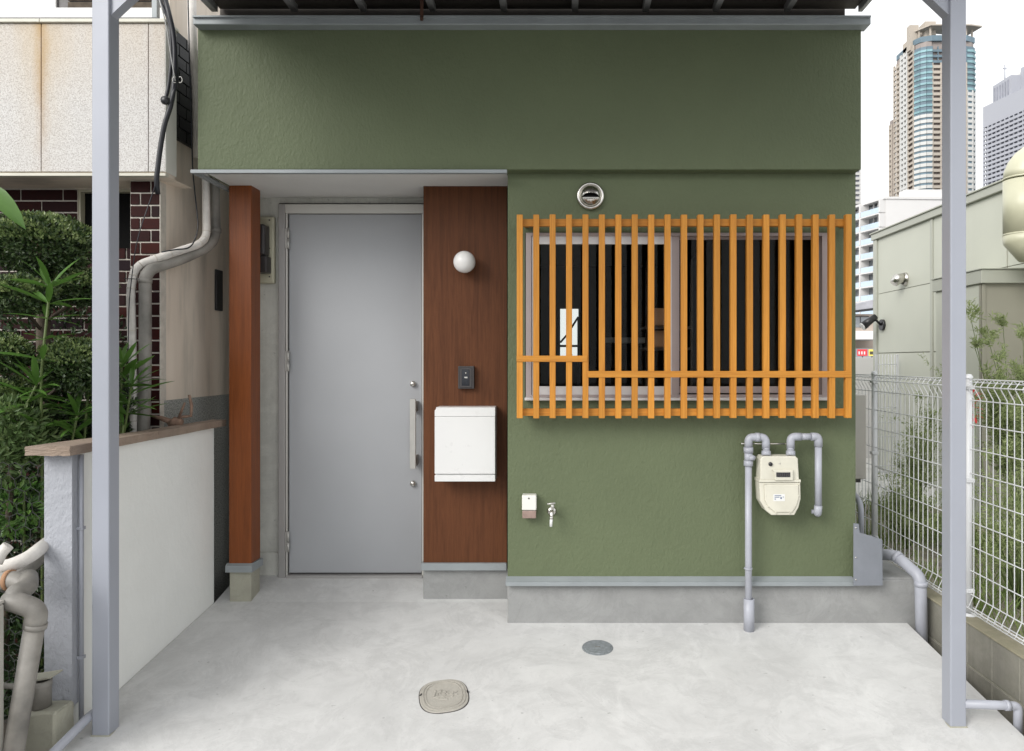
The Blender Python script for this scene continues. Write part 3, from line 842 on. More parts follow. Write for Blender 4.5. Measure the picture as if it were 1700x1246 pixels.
plate(superell(.073, .073, 2), c, -.004, .003, .03).build('rim', 'cover_grey', dc)
plate(superell(.062, .062, 2), c, .001, .0048, .02).build('lid', 'cover_grey', dc)
m = MB()
def slab_bar(m, c, x0, y0, x1, y1, w, h0, h1):
    a = Vector((x0, y0)); b2 = Vector((x1, y1)); d = (b2 - a).normalized(); n2 = Vector((-d.y, d.x)) * w / 2
    q = [a + n2, b2 + n2, b2 - n2, a - n2]
    lo = [m.bm.verts.new(c + Vector((v.x, 0, 0)) + tng * v.y + nrm * h0) for v in q]
    hi = [m.bm.verts.new(c + Vector((v.x, 0, 0)) + tng * v.y + nrm * h1) for v in q]
    m.bm.faces.new(hi)
    for i in range(4): m.bm.faces.new((lo[i], lo[(i + 1) % 4], hi[(i + 1) % 4], hi[i]))
slab_bar(m, c, -.012, 0, .012, 0, .004, .0045, .0065); m.build('grip', 'steel', dc)
c = Vector((X(737, 3.004), 3.004, G(3.004)))
vc = thing('valve_cover', 'oval beige valve cover with worn relief marks in the concrete', 'valve cover', c)
rot = R(14)
plate(superell(.103, .125, 2.7, 60, rot), c, -.006, .0012, .01).build('rim_gap', 'dgrey', vc)
plate(superell(.099, .121, 2.7, 60, rot), c, -.001, .0050, .02).build('lid', 'cover_beige', vc)
def slab_ring(m, c, ro, ri, h0, h1):
    n = len(ro)
    def v(p, h): return m.bm.verts.new(c + Vector((p[0], 0, 0)) + tng * p[1] + nrm * h)
    a = [v(p, h0) for p in ro]; b = [v(p, h1) for p in ro]; d = [v(p, h1) for p in ri]; e = [v(p, h0) for p in ri]
    for L1, L2 in ((a, b), (b, d), (d, e)):
        for i in range(n): m.bm.faces.new((L1[i], L1[(i + 1) % n], L2[(i + 1) % n], L2[i]))
m = MB()
slab_ring(m, c, superell(.088, .108, 2.7, 60, rot), superell(.083, .102, 2.7, 60, rot), .0045, .0078)
slab_ring(m, c, superell(.076, .094, 2.6, 60, rot), superell(.0725, .090, 2.6, 60, rot), .0045, .0072)
m.build('raised_ring', 'cover_beige', vc)
m = MB()
cr, sr = math.cos(rot * .4), math.sin(rot * .4)
for (x0, y0, x1, y1) in ((-.045, .030, -.018, .034), (-.038, .030, -.040, -.020), (-.040, -.020, -.018, -.024), (-.018, .034, -.018, .004), (-.028, .010, -.028, -.010),
                         (-.006, .026, .014, .026), (-.006, .008, .016, .008), (.005, .026, .005, -.030), (-.010, -.014, .018, -.014), (-.012, -.030, .020, -.032),
                         (.028, .026, .040, .010), (.052, .028, .038, .008), (.038, .008, .036, -.016), (.024, .006, .056, .004)):
    slab_bar(m, c, x0, y0, x1, y1, .0055, .0045, .0078)
m.build('relief_marks', 'cover_beige', vc)
for s in (-1, 1):
    m = MB(); slab_bar(m, c, s * .092, .012 + s * .012, s * .099, .014 + s * .012, .018, .0046, .0056); m.build('lifting_slot', 'black', vc)

# ------------------------------------------------------------------ carport
cp = thing('carport', 'carport on two lavender grey steel posts with a dark ribbed roof', 'carport', (-.1, 2.8, G(2.8)))
for (x0, x1, d0) in ((X(152.2, 2.735), X(180.8, 2.735), 2.735), (X(1578, 2.79), X(1604.6, 2.79), 2.79)):
    m = MB(); m.box(x0, x1, d0, d0 + .066, G(2.8) - .03, 3.40, .004, 2); m.build('post', 'post', cp)
    s = 1 if x0 < 0 else -1
    xi = x1 if s > 0 else x0
    zb_ = Z(22, d0 + .03)
    m = MB(); m.prism([(xi - s * .004, zb_ - .018), (xi - s * .004, zb_ + .055), (xi + s * .32, zb_ + .36), (xi + s * .40, zb_ + .36)] if s > 0 else
                      [(xi + .004, zb_ - .018), (xi + .004, zb_ + .055), (xi - .32, zb_ + .36), (xi - .40, zb_ + .36)], 'y', d0 + .012, d0 + .054)
    m.build('brace', 'post', cp)
    m = MB()
    for kz in (.03, .30):
        m.lathe([(0, .006), (.007, .006), (.008, 0)], (xi + s * (.03 + kz), d0 + .0118, zb_ + .045 + kz), 'y', 6)
    m.build('bolts', 'steel', cp)
    m = MB(); m.box(x0 - .004, x1 + .004, d0 - .004, d0 + .07, G(2.8) - .04, G(d0) + .004, .002); m.build('base_seal', 'footing', cp)
m = MB(); m.box(-1.80, 1.60, 2.74, 2.85, 3.401, 3.47, .002); m.build('beam', 'post', cp)
RD0, RD1 = 2.10, 3.70
m = MB(); m.box(-1.74, 1.51, RD0, RD1, 3.505, 3.52); m.build('roof_sheet', 'roof_dark', cp)
for s, xx in ((0, -1.765), (0, 1.512)):
    m = MB(); m.box(xx, xx + .022, RD0, RD1 - .03, 3.475, 3.54, .002); m.build('side_fascia', 'rafter', cp)
m = MB(); m.box(-1.74, 1.51, RD0 - .02, RD0 - .001, 3.475, 3.54, .002); m.build('front_fascia', 'rafter', cp)
for pxx in (339, 476, 594, 712, 834, 955, 1076, 1196, 1318):
    xx = X(pxx, 3.55)
    m = MB(); m.box(xx - .016, xx + .016, RD0 + .002, 3.66, 3.4705, 3.5045, .002); m.build('rafter', 'rafter', cp)
m = MB(); m.pbox(697.5, -8, 702.5, 31, 3.495, 3.503); m.tube([P(700, 27, 3.494), P(700, 33, 3.494)], .008, 8)
tag(m.build('rusty_hook', 'rust'), 'small rusty iron hook hanging over the parapet trim', 'hook')

# ================================================================== GARDEN WALL (left)
gw = thing('garden_wall', 'low white mortar garden wall with a worn brown coping', 'wall', (-1.92, 3.3, .1))
def wallpoly(o): return [(-1.865 + o, 2.80), (-1.865 + o, 3.893 + o), (-1.885, 3.893 + o), (-1.895, 3.30), (-1.965, 2.80)]
m = MB(); m.prism(wallpoly(0), 'z', .1, 1.345); m.build('wall_body', 'wallwhite', gw)
m = MB(); m.prism([(-1.8655, 2.762), (-1.8655, 2.799), (-1.968, 2.799), (-1.973, 2.764)], 'z', .38, 1.345, .004); m.build('wall_end', 'wallrough', gw)
def rough(m, cuts, amp):
    bmesh.ops.subdivide_edges(m.bm, edges=m.bm.edges[:], cuts=cuts, use_grid_fill=True)
    for v in m.bm.verts:
        v.co += Vector([random.gauss(0, amp) for _ in range(3)])
    return m
capz0, capz1 = 1.3452, 1.383
for pts in ([(-1.832, 2.70), (-1.832, 3.298), (-1.915, 3.298), (-2.0, 2.70)], [(-1.832, 3.302), (-1.832, 3.965), (-1.905, 3.965), (-1.915, 3.302)]):
    m = MB(); m.prism(pts, 'z', capz0 + .003, capz1); rough(m, 7, .0008)
    m.build('coping_stone', 'cap', gw)
m = MB(); m.tube([(-1.855, 2.80, .3), (-1.855, 2.80, 1.34)], .0085, 10)
for zz in (.55, 1.05): m.box(-1.866, -1.844, 2.79, 2.81, zz, zz + .012)
tag(m.build('conduit', 'pipe'), 'thin grey conduit running up the garden wall behind the carport post', 'conduit')
m = MB(); m.box(X(36, 2.652), -1.852, 2.652, 2.758, .1, .41, .008); rough(m, 2, .0018)
tag(m.build('concrete_block', 'footing'), 'broken concrete block at the foot of the white wall end', 'block')
# stub standing on the block
ps = thing('pipe_stub', 'short dark pipe stub with a loose pale lid standing on the concrete block', 'pipe stub', (X(67, 2.70), 2.70, .412))
m = MB(); m.lathe([(.028, 0), (.036, 0), (.036, .075), (.038, .078), (.038, .10), (.030, .10), (.030, .03)], (X(67, 2.70), 2.70, .412), 'z', 22); m.build('stub', 'pipeold', ps)
m = MB(); m.prism([(-.045, -.004), (.055, .012), (.056, .018), (-.045, .003)], 'y', -.035, .035)
for v in m.bm.verts: v.co += Vector((X(69, 2.70), 2.70, .518))
m.build('loose_lid', 'footing', ps)
# old pipes
op = thing('waste_pipe', 'fat old grey waste pipe with elbows slanting down at the left edge', 'pipe', P(20, 1262, 2.45))
m = MB(); m.tube([P(18, 1275, 2.45), P(58, 1035, 2.50)], .0315, 20); m.build('pipe_run', 'pipeold', op)
m = MB(); m.tube(bend([P(57, 1042, 2.50), P(62, 1012, 2.50), P(30, 1000, 2.48), P(14, 996, 2.49)], .045, 8), .0345, 20); m.build('elbow', 'pipeold', op)
m = MB(); m.tube(bend([P(26, 1002, 2.485), P(24, 985, 2.50), P(46, 975, 2.56), P(46, 958, 2.62)], .05, 8), .032, 20); m.build('elbow', 'pipeold', op)
m = MB(); m.tube(bend([P(48, 978, 2.58), P(30, 962, 2.60), P(-30, 968, 2.60)], .05, 8), .033, 20); m.build('elbow', 'pipeold', op)
m = MB(); m.tube([P(59.6, 1034, 2.50), P(58.0, 1042, 2.50)], .0355, 20); m.build('collar', 'pipeold', op)
m = MB(); m.tube([P(20, 962.5, 2.60), P(13, 963, 2.60)], .0365, 20); m.build('collar', 'cardboard', op)
pipe('side_pipe', [P(2, 975, 2.72), P(30, 955, 2.74), P(62, 930, 2.80), P(90, 900, 2.95)], .026, 'pipeold', 'old grey pipe running behind the wrapped white pipe at left', 'pipe', .06)
pipe('wrapped_pipe', [P(-20, 945, 2.62), P(20, 938, 2.64), P(48, 925, 2.68), P(80, 900, 2.80)], .0245, 'wrap', 'thick white tape wrapped pipe low at the left edge', 'pipe', .08)
pipe('wrapped_pipe', [P(-6, 935, 2.55), P(2, 917, 2.56), P(14, 905, 2.57)], .019, 'wrap', 'short white capped pipe end above the wrapped pipe', 'pipe', .02)
m = MB(); m.box(-2.4, X(7.5, 2.45), 2.40, 2.45, .12, Z(1010, 2.40), .004); m.box(-2.4, X(8.5, 2.455), 2.39, 2.455, Z(1010, 2.40) + .0005, Z(1004, 2.40), .003)
tag(m.build('meter_cabinet', 'acunit'), 'grey cabinet edge at the far lower left of the view', 'cabinet')
pipe('thin_pipe', [P(-10, 1135, 2.60), P(22, 1140, 2.62), P(60, 1136, 2.70)], .010, 'pipeold', 'thin pale pipe crossing behind the fat waste pipe', 'pipe', .03)

# ================================================================== NEIGHBOURING HOUSE (left)
nb = thing('neighbouring_house', 'older neighbouring house with speckled beige parapet and dark red brick', 'house', (-2.6, 3.8, .1))
DP = 3.56
def PXP(a, b, c, d, D0, D1): return (X(a, D0), X(c, D0), D0, D1, Z(d, D0), Z(b, D0))
panz0, panz1 = Z(285, DP), Z(38, DP)
m = MB(); m.box(-3.3, -1.948, DP + .012, 3.655, Z(290, DP), Z(33, DP)); m.build('parapet', 'sidewall', nb)
for a, b in ((-60, 67.6), (69, 245.6), (247, 274.2)):
    m = MB(); m.box(X(a, DP), X(b, DP), DP, DP + .0115, panz0 + .002, panz1 - .002, .0012); m.build('panel', 'panel', nb)
m = MB(); m.box(X(274.6, DP), -1.943, DP + .001, 3.66, panz0, panz1, .0015); m.build('corner_panel', 'beigewhite', nb)
for a, b in ((-60, 67.8), (68.4, 278)):
    m = MB(); m.box(X(a, DP), X(b, DP), DP - .012, 3.67, panz1 + .0005, Z(30, DP - .012), .002); m.build('coping', M['cream'], nb)
m = MB(); m.box(-3.3, -1.938, DP - .010, DP + .02, Z(292.5, DP), panz0 - .008, .0015); m.build('drip_edge', 'cream', nb)
m = MB(); m.box(-3.3, -1.95, DP + .0205, 3.83, Z(292, DP) + .004, Z(290, DP)); m.build('soffit', 'sidewall', nb)
# walls
opx0, opx1, opz0, opz1 = X(129, 3.83), X(199, 3.83), Z(416, 3.83), Z(314, 3.83)
zt = Z(292, DP) + .004
m = MB(); m.box(X(216.5, 3.651), -2.021, 3.651, 3.90, .1, zt)
m.box(-3.4, opx0, 3.829, 3.90, .1, zt); m.box(opx0, X(216.5, 3.651), 3.829, 3.90, .1, opz0); m.box(opx0, X(216.5, 3.651), 3.829, 3.90, opz1, zt)
m.build('brick_wall', 'mortar', nb)
bwmat = M['brick']
pitch, bh = .0620, .0542
meshes = {}
def brick(x0, x1, d, z, parent, mat='brick', hh=bh, axis='x'):
    L = round(abs(x1 - x0), 3)
    key = (L, mat, hh, axis)
    if key not in meshes:
        b = MB()
        if axis == 'x': b.box(-L / 2, L / 2, 0, .012, 0, hh, .0015)
        else: b.box(0, .010, -L / 2, L / 2, 0, hh, .0012)
        me = bpy.data.meshes.new('brick'); bmesh.ops.recalc_face_normals(b.bm, faces=b.bm.faces); b.bm.to_mesh(me); b.bm.free(); me.materials.append(M[mat]); meshes[key] = me
    mid = (x0 + x1) / 2
    if axis == 'x': inst(meshes[key], 'brick', parent, (mid, d + random.uniform(-.0006, .0006), z))
    else: inst(meshes[key], 'brick', parent, (d, mid, z))
g = .008
z0 = Z(318.5, 3.645)       # a joint line
r = 0
zz = z0 - pitch * 39
row = 0
while zz < zt - .02:
    k = int(round((z0 - zz) / pitch))
    hh = min(bh, zt - zz - .004)
    cut = 232.4 if k % 2 == 1 else 249.9
    xa, xb, xc = X(216.5, 3.645), X(cut, 3.645), -2.022
    if zz > .9:
        for a, b in ((xa, xb - g / 2), (xb + g / 2, xc)):
            brick(a, b, 3.645, zz, nb, 'brick', round(hh, 3))
    # porch back wall
    if zz > .12:
        start = -3.30 + (.111 if k % 2 else 0) + .0
        x = start
        while x < X(216.5, 3.651) - .03:
            a, b = x, min(x + .216, X(216.5, 3.651) - .003)
            if zz + .025 > opz0 and zz < opz1:
                if a < opx0 < b: b = opx0 - .002
                elif a >= opx0 - .01 and a < opx1: a = None
                if a is not None and b > X(199, 3.83) and a > opx0: a = None
            if a is not None and b - a > .02: brick(a, b, 3.823, zz, nb, 'brick', round(hh, 3))
            x += .224
    zz += pitch
m = MB(); ring(m, opx0, opz0, X(216.5, 3.651), opz1, 3.835, 3.87, .012, .012, .012, .012); m.build('window_frame', 'cream2', nb)
m = MB(); m.box(opx0, X(216.5, 3.651), 3.871, 3.876, opz0, opz1); m.build('window_pane', 'void', nb)
# side wall along the gap
m = MB(); m.box(-2.12, -2.020, 3.655, 8.0, 1.502, 3.36); m.box(-2.045, -2.0205, 3.74, 8.0, 3.3605, 4.3); m.build('side_wall', 'sidewall', nb)
m = MB(); m.box(-3.3, -2.05, 3.69, 3.73, 3.36, Z(28.3, 3.69)); m.build('dark_gap_strip', 'black', nb)  # black strip paints the dark gap behind the coping, not a real fitting
m = MB(); m.box(-2.12, -2.016, 3.68, 8.0, .1, 1.5015); m.build('lower_side_wall', 'pebble', nb)
m = MB(); m.box(-2.021, -2.0165, 3.646, 3.70, .9, zt - .01, .001); m.build('corner_strip', 'mortar', nb)
tz0 = 2.865
m = MB(); m.box(-2.0195, -2.010, 3.70, 3.955, tz0, 3.43); m.build('tile_backing', 'tilejoint', nb)
for i in range(9):
    zz = tz0 + .004 + i * .0625
    e = [3.702, 3.80, 3.953] if i % 2 else [3.702, 3.87, 3.953]
    for a, b in zip(e, e[1:]): brick(a, b - .005, -2.0098, zz, nb, 'tile', .057, 'y')
m = MB(); m.box(-2.019, -2.005, 4.22, 4.30, 2.00, 2.24, .003); m.build('hatch', 'black', nb)
# set back upper storey
m = MB(); m.box(-3.6, -2.13, 4.28, 4.33, 2.7, Z(12, 4.28), .002); m.build('upper_cladding', 'white', nb)
m = MB(); m.box(-3.6, -2.13, 4.34, 4.37, 3.80, 4.4); m.build('upper_wall', 'dgrey', nb)
for i in range(5):
    m = MB(); m.box(-2.95, -2.13, 4.331, 4.3395, 3.815 + i * .05, 3.815 + i * .05 + .04); m.build('louvre', M['bark'], nb)
m = MB(); m.box(-3.6, -3.02, 4.325, 4.339, 3.80, 4.1); m.build('shutter_frame', 'white', nb)
m = MB(); m.box(X(252, 3.72), X(260, 3.72), 3.72, 3.75, 3.35, 4.3); m.build('stanchion', 'trim', nb)

# pipes between the houses
pts = [P(341, 262, 3.85), P(343, 392, 3.82), P(332, 405, 3.76), P(268, 426, 3.61), P(226, 440, 3.56), P(217, 475, 3.545), P(219, 560, 3.54), P(223, 700, 3.54), P(223, 900, 3.54)]
wr = thing('insulated_pipe', 'white tape wrapped air conditioner pipe bending down the brick pillar', 'pipe', pts[-1])
m = MB(); m.tube(bend(pts, .05, 7), .0195, 18); m.build('pipe_run', 'wrap', wr)
bp = bend(pts, .05, 7)
m = MB()
for k in range(2, len(bp) - 2, 5):
    d = (bp[k + 1] - bp[k]).normalized(); m.tube([bp[k], bp[k] + d * .005], .0206, 14)
m.build('tape_edges', 'mortar', wr)
pipe('downpipe', [P(354, 262, 3.93), P(357, 392, 3.9), P(346, 409, 3.83), P(300, 430, 3.71), P(252, 445, 3.585), P(241, 458, 3.56), P(241, 600, 3.555), P(238, 720, 3.55), P(238, 900, 3.55)], .0285, 'pipeold', 'grey downpipe running beside the wrapped pipe past the brick pillar', 'pipe', .05,
     None, [(P(241, 462, 3.56), P(241, 470, 3.56), 1.1), (P(357, 378, 3.9), P(357, 386, 3.9), 1.1)])
pipe('wrapped_duct', [P(318, -30, 3.78), P(319, 70, 3.78), P(326, 130, 3.84), P(328, 262, 3.93)], .022, 'wrap', 'pale wrapped duct rising in the gap beside the green wall', 'duct', .08)
bl = pipe('black_cable', [P(256, -20, 3.50), P(283, 38, 3.52), P(285.5, 96, 3.515), P(280, 144, 3.51), P(274, 168, 3.50), P(283, 172, 3.50), P(287, 158, 3.50), P(295, 130, 3.52), P(290, 60, 3.55), P(276, 8, 3.55), P(262, -30, 3.55)], .0085, 'cable', 'thick black cable looping in front of the parapet corner', 'cable', .05)
pipe('black_cable', [P(270, -20, 3.5), P(290, 60, 3.52), P(291, 130, 3.51), P(284, 175, 3.505), P(273, 205, 3.5), P(266, 245, 3.5), P(259.5, 298, 3.5), P(262, 322, 3.52)], .0115, 'cable', 'thick black cable bundle hanging down past the beige parapet', 'cable', .08)
pipe('thin_wire', [P(261, 298, 3.5), P(226, 400, 3.49), P(214, 500, 3.49), P(213, 560, 3.49), P(212, 700, 3.49)], .0026, 'cable', 'thin black wire falling from the cable bundle across the brick', 'wire', .1, None, (), 6)
pipe('thin_wire', [P(312, -10, 3.7), P(316, 150, 3.74), P(320, 285, 3.78), P(330, 380, 3.74), P(318, 412, 3.70), P(290, 414, 3.6), P(268, 418, 3.56)], .0035, 'cable', 'thin black wire between the green wall and the wrapped duct', 'wire', .05, None, (), 6)
pipe('thin_wire', [P(206, 462, 3.5), P(232, 463, 3.51)], .0022, 'cable', 'short black tie around the wrapped pipe', 'wire', .02, None, (), 6)
pipe('lead_in_wire', [P(262, -10, 3.45), P(276, 40, 3.47), P(285, 100, 3.49), P(291, 134, 3.5)], .003, 'rafter', 'thin pale wire beside the black cables', 'wire', .05, None, (), 6)
m = MB(); m.lathe([(0, -.012), (.020, -.010), (.022, 0), (.016, .012), (0, .014)], P(274, 166, 3.492), 'y', 16)
tag(m.build('cable_cleat', 'black'), 'round black cleat holding the cables at the parapet corner', 'cleat')
m = MB()
for cx_, s in ((290, 1), (299, -1)):
    pts = [P(cx_ + 3.6 * math.cos(a) * s, 132 + 5 * math.sin(a), 3.50) for a in [R(60 + 24 * i) for i in range(11)]]
    m.tube(pts, .002, 6)
tag(m.build('wire_hook', 'handle'), 'pair of small bright wire hooks among the cables', 'hook')

# ================================================================== RIGHT: BLOCK WALL AND MESH FENCE
bw = thing('block_wall', 'low mossy concrete block wall along the right side carrying the mesh fence', 'wall', (1.92, 3.3, -.1))
m = MB(); m.box(1.866, 1.974, 1.7, 8.6, -.25, .499); m.build('wall_core', 'footing', bw)
bd = MB(); bd.box(-.06, .06, -.0925, .0925, -.0925, .0925, .004)
bme = bpy.data.meshes.new('block'); bmesh.ops.recalc_face_normals(bd.bm, faces=bd.bm.faces); bd.bm.to_mesh(bme); bd.bm.free(); bme.materials.append(M['block'])
for rr in range(3):
    for i in range(16):
        y = 2.925 - .094 + (i - 4) * .188
        inst(bme, 'block', bw, (1.92 + random.uniform(-.0008, .0008), y, .411 - rr * .19 - (.001 if rr else 0)))
m = MB(); m.box(1.856, 1.984, 1.7, 8.6, .5045, .512, .002); m.build('wall_top', 'blocktop', bw)

fn = thing('mesh_fence', 'white welded wire mesh fence standing on the block wall', 'fence', (1.92, 3.4, .512))
XF = 1.92
prof = [(.016, .548), (.0, .530), (-.026, .560), (0, .615), (0, 1.530), (-.030, 1.585), (-.006, 1.618), (.012, 1.603)]
wm = MB(); wm.tube([(a, 0, b - .512) for a, b in prof], .0024, 5)
wme = bpy.data.meshes.new('wire'); wm.bm.to_mesh(wme); wm.bm.free(); wme.materials.append(M['fence'])
for p in wme.polygons: p.use_smooth = True
SP = 1.02
posts = [1.35, 2.37, 3.39, 4.41, 5.43, 6.45]
for D in posts:
    m = MB(); m.tube([(XF - .004, D, .512), (XF - .004, D, 1.628)], .0155, 16); m.lathe([(.0185, 0), (.0185, .008), (.012, .018), (0, .021)], (XF - .004, D, 1.622), 'z', 16)
    m.lathe([(.033, 0), (.033, .006), (.022, .012)], (XF - .004, D, .5125), 'z', 16)
    m.build('post', 'fence', fn)
    for zz in (.62, 1.135, 1.57):
        m = MB(); m.box(XF - .024, XF + .014, D - .022, D + .022, zz, zz + .018, .002); m.build('clamp', 'fence', fn)
for D in posts[:-1]:
    for i in range(20):
        inst(wme, 'wire', fn, (XF, D + .035 + i * .0500, .512))
for zz, dx_ in [(b, a) for a, b in (prof[0], prof[1], prof[2], prof[3], prof[5], prof[6], prof[7])] + [(1.52 - k * .1135, 0) for k in range(0, 8)]:
    m = MB(); m.tube([(XF + dx_ - .004, posts[0], zz), (XF + dx_ - .004, posts[-1], zz)], .0027, 5); m.build('horizontal_wire', 'fence', fn)
for (D0_, D1_, za, zb2) in ((3.0, 3.01, .6, .6),): pass

# aircon unit in the side passage
ac = thing('aircon_unit', 'beige outdoor air conditioner unit hung in the side passage', 'air conditioner', (1.67, 4.45, Z(795, 4.3)))
m = MB(); m.box(1.50, 1.822, 4.30, 4.62, Z(795, 4.3), Z(655, 4.3), .006, 2); m.build('casing', 'acunit', ac)
m = MB(); m.box(1.506, 1.80, 4.296, 4.2995, Z(788, 4.3), Z(664, 4.3)); m.build('front_panel', 'acunit', ac)
m = MB(); m.box(1.50, 1.80, 4.33, 4.36, Z(802, 4.3), Z(795.5, 4.3)); m.build('bracket', 'dgrey', ac)

# ================================================================== RIGHT: PALE BUILDING
rb = thing('pale_building', 'low building clad in pale green siding panels beyond the fence', 'building', (4.2, 7, .42))
XN = 3.80
m = MB(); m.box(XN + .013, 7.5, 4.2, 8.72, .42, 3.15); m.build('wall_core', 'taupe', rb)
for a, b in ((7.41, 8.64), (6.15, 7.36), (4.3, 6.14)):
    for za, zb2 in ((.43, 1.795), (1.805, 2.503), (2.509, 3.16)):
        m = MB(); m.box(XN, XN + .0125, a + .004, b - .004, za, zb2, .0015); m.build('panel', 'siding', rb)
m = MB(); m.box(XN - .02, 7.5, 8.645, 8.735, .42, 3.16, .003); m.build('corner_trim', 'sidingtrim', rb)
m = MB(); m.box(XN - .012, XN + .0125, 7.362, 7.408, .42, 3.16, .002); m.build('joint_cover', 'sidingtrim', rb)
m = MB(); m.box(XN - .035, 7.5, 4.2, 8.76, 3.162, 3.235, .004); m.box(XN - .05, 7.5, 4.2, 8.775, 3.2355, 3.25, .002); m.build('roof_edge', 'sidingtrim', rb)
ax0 = 3.40
an = thing('annex', 'taupe clad annex box attached to the pale green building', 'annex', (3.6, 6.2, .42))
m = MB(); m.box(ax0 + .01, 3.798, 5.84, 6.55, .42, 2.33); m.box(3.7985, 5.2, 5.84, 6.1, .42, 2.33) if False else None; m.build('wall', 'taupe', an)
m = MB(); m.box(ax0, ax0 + .0095, 5.86, 6.54, .42, 2.329); m.build('side_panel', 'siding', an)
m = MB(); m.box(ax0 + .001, ax0 + .03, 5.825, 5.8395, .42, 2.329, .002); m.box(ax0 - .004, ax0 - .0005, 5.84, 5.862, .42, 2.329); m.build('corner_trim', 'taupe', an)
m = MB(); m.box(ax0 - .02, 3.797, 5.80, 6.57, 2.331, 2.44, .004); m.box(ax0 - .03, 3.7965, 5.79, 6.575, 2.4405, 2.452, .002); m.build('roof_edge', 'sidingtrim', an)

dt = thing('ventilation_duct', 'fat cream ventilation duct with rounded bends at the right edge', 'duct', P(1697, 428, 5.5))
rd = .140
c0, c1 = P(1700, 299, 5.5), P(1700, 388, 5.5)
m = MB(); m.tube([c1, c0], rd, 32); m.build('straight_section', 'duct', dt)
def elbow(c, up):
    pts = []; rr = .16
    for i in range(7):
        a = R(90) * i / 6
        pts.append(c + Vector((rr * (1 - math.cos(a)), 0, up * rr * math.sin(a))))
    pts.append(pts[-1] + Vector((.12, 0, 0)))
    return pts
m = MB(); m.tube(elbow(c0, 1), rd * 1.012, 32); m.build('elbow', 'duct', dt)
m = MB(); m.tube([c1 + Vector((0, 0, .0)), c1 + Vector((.0, 0, -.03)), c1 + Vector((.05, 0, -.085)), c1 + Vector((.29, 0, -.10))], rd * 1.02, 32); m.build('elbow', 'duct', dt)
m = MB()
for zz in (c0.z + .01, c1.z - .01): m.tube([(c0.x, 5.5, zz), (c0.x, 5.5, zz + .012)], rd * 1.017, 32)
m.build('seam', 'duct', dt)
# hood and spotlight
vd = P(1500, 463, 7.95)
m = MB(); m.lathe([(.075, 0), (.075, .012), (.06, .03)], (XN, 7.95, vd.z), 'x', 20)
for v in m.bm.verts: v.co.x = 2 * XN - v.co.x - .001
m.tube([(XN - .01, 7.95, vd.z + .01), (XN - .09, 7.95, vd.z), (XN - .13, 7.95, vd.z - .05)], [.06, .06, .045], 16)
tag(m.build('vent_hood', 'steel'), 'small steel vent cap on the pale green siding', 'vent')
sl = thing('spotlight', 'small black spotlight on the corner of the pale green building', 'spotlight', (XN - .1, 8.55, Z(555, 8.5)))
sz = Z(539, 8.5)
m = MB(); m.tube([(XN - .001, 8.5, sz), (XN - .03, 8.5, sz)], .065, 20); m.build('mount', 'black', sl)
m = MB(); m.tube([(XN - .03, 8.5, sz), (XN - .08, 8.5, sz + .05), (XN - .12, 8.5, sz + .08)], .014, 8); m.build('arm', 'black', sl)
m = MB(); m.tube([(XN - .09, 8.5, sz + .10), (XN - .24, 8.5, sz - .015)], [.035, .05], 16); m.build('lamp_head', 'black', sl)
m = MB(); m.tube([(XN - .241, 8.5, sz - .016), (XN - .25, 8.5, sz - .022)], .046, 16); m.build('lens', 'white', sl)

# white mesh gate
gt = thing('mesh_gate', 'small white mesh gate standing against the pale green building', 'gate', (3.6, 8.0, .42))
gx0, gx1, gz1 = X(1455, 8.0), X(1490, 8.0), Z(588, 8.0)
m = MB()
for a in (gx0, gx1): m.box(a - .012, a + .012, 7.99, 8.01, .42, gz1)
m.box(gx0, gx1, 7.992, 8.008, .47, .49); m.build('frame', 'fence', gt)
for i in range(1, 7):
    x = gx0 + (gx1 - gx0) * i / 7; m = MB(); m.tube([(x, 8, .45), (x, 8, gz1)], .004, 5); m.build('bar', 'fence', gt)
for i in range(8):
    z = .55 + i * .16; m = MB(); m.tube([(gx0, 8.0, z), (gx1, 8.0, z)], .004, 5); m.build('crossbar', 'fence', gt)
m = MB(); m.box(2.0, 7.5, 9.6, 9.7, .42, Z(593, 9.6), .003)
tag(m.build('white_wall', 'aptwhite'), 'low plain white wall behind the far fence post', 'wall')

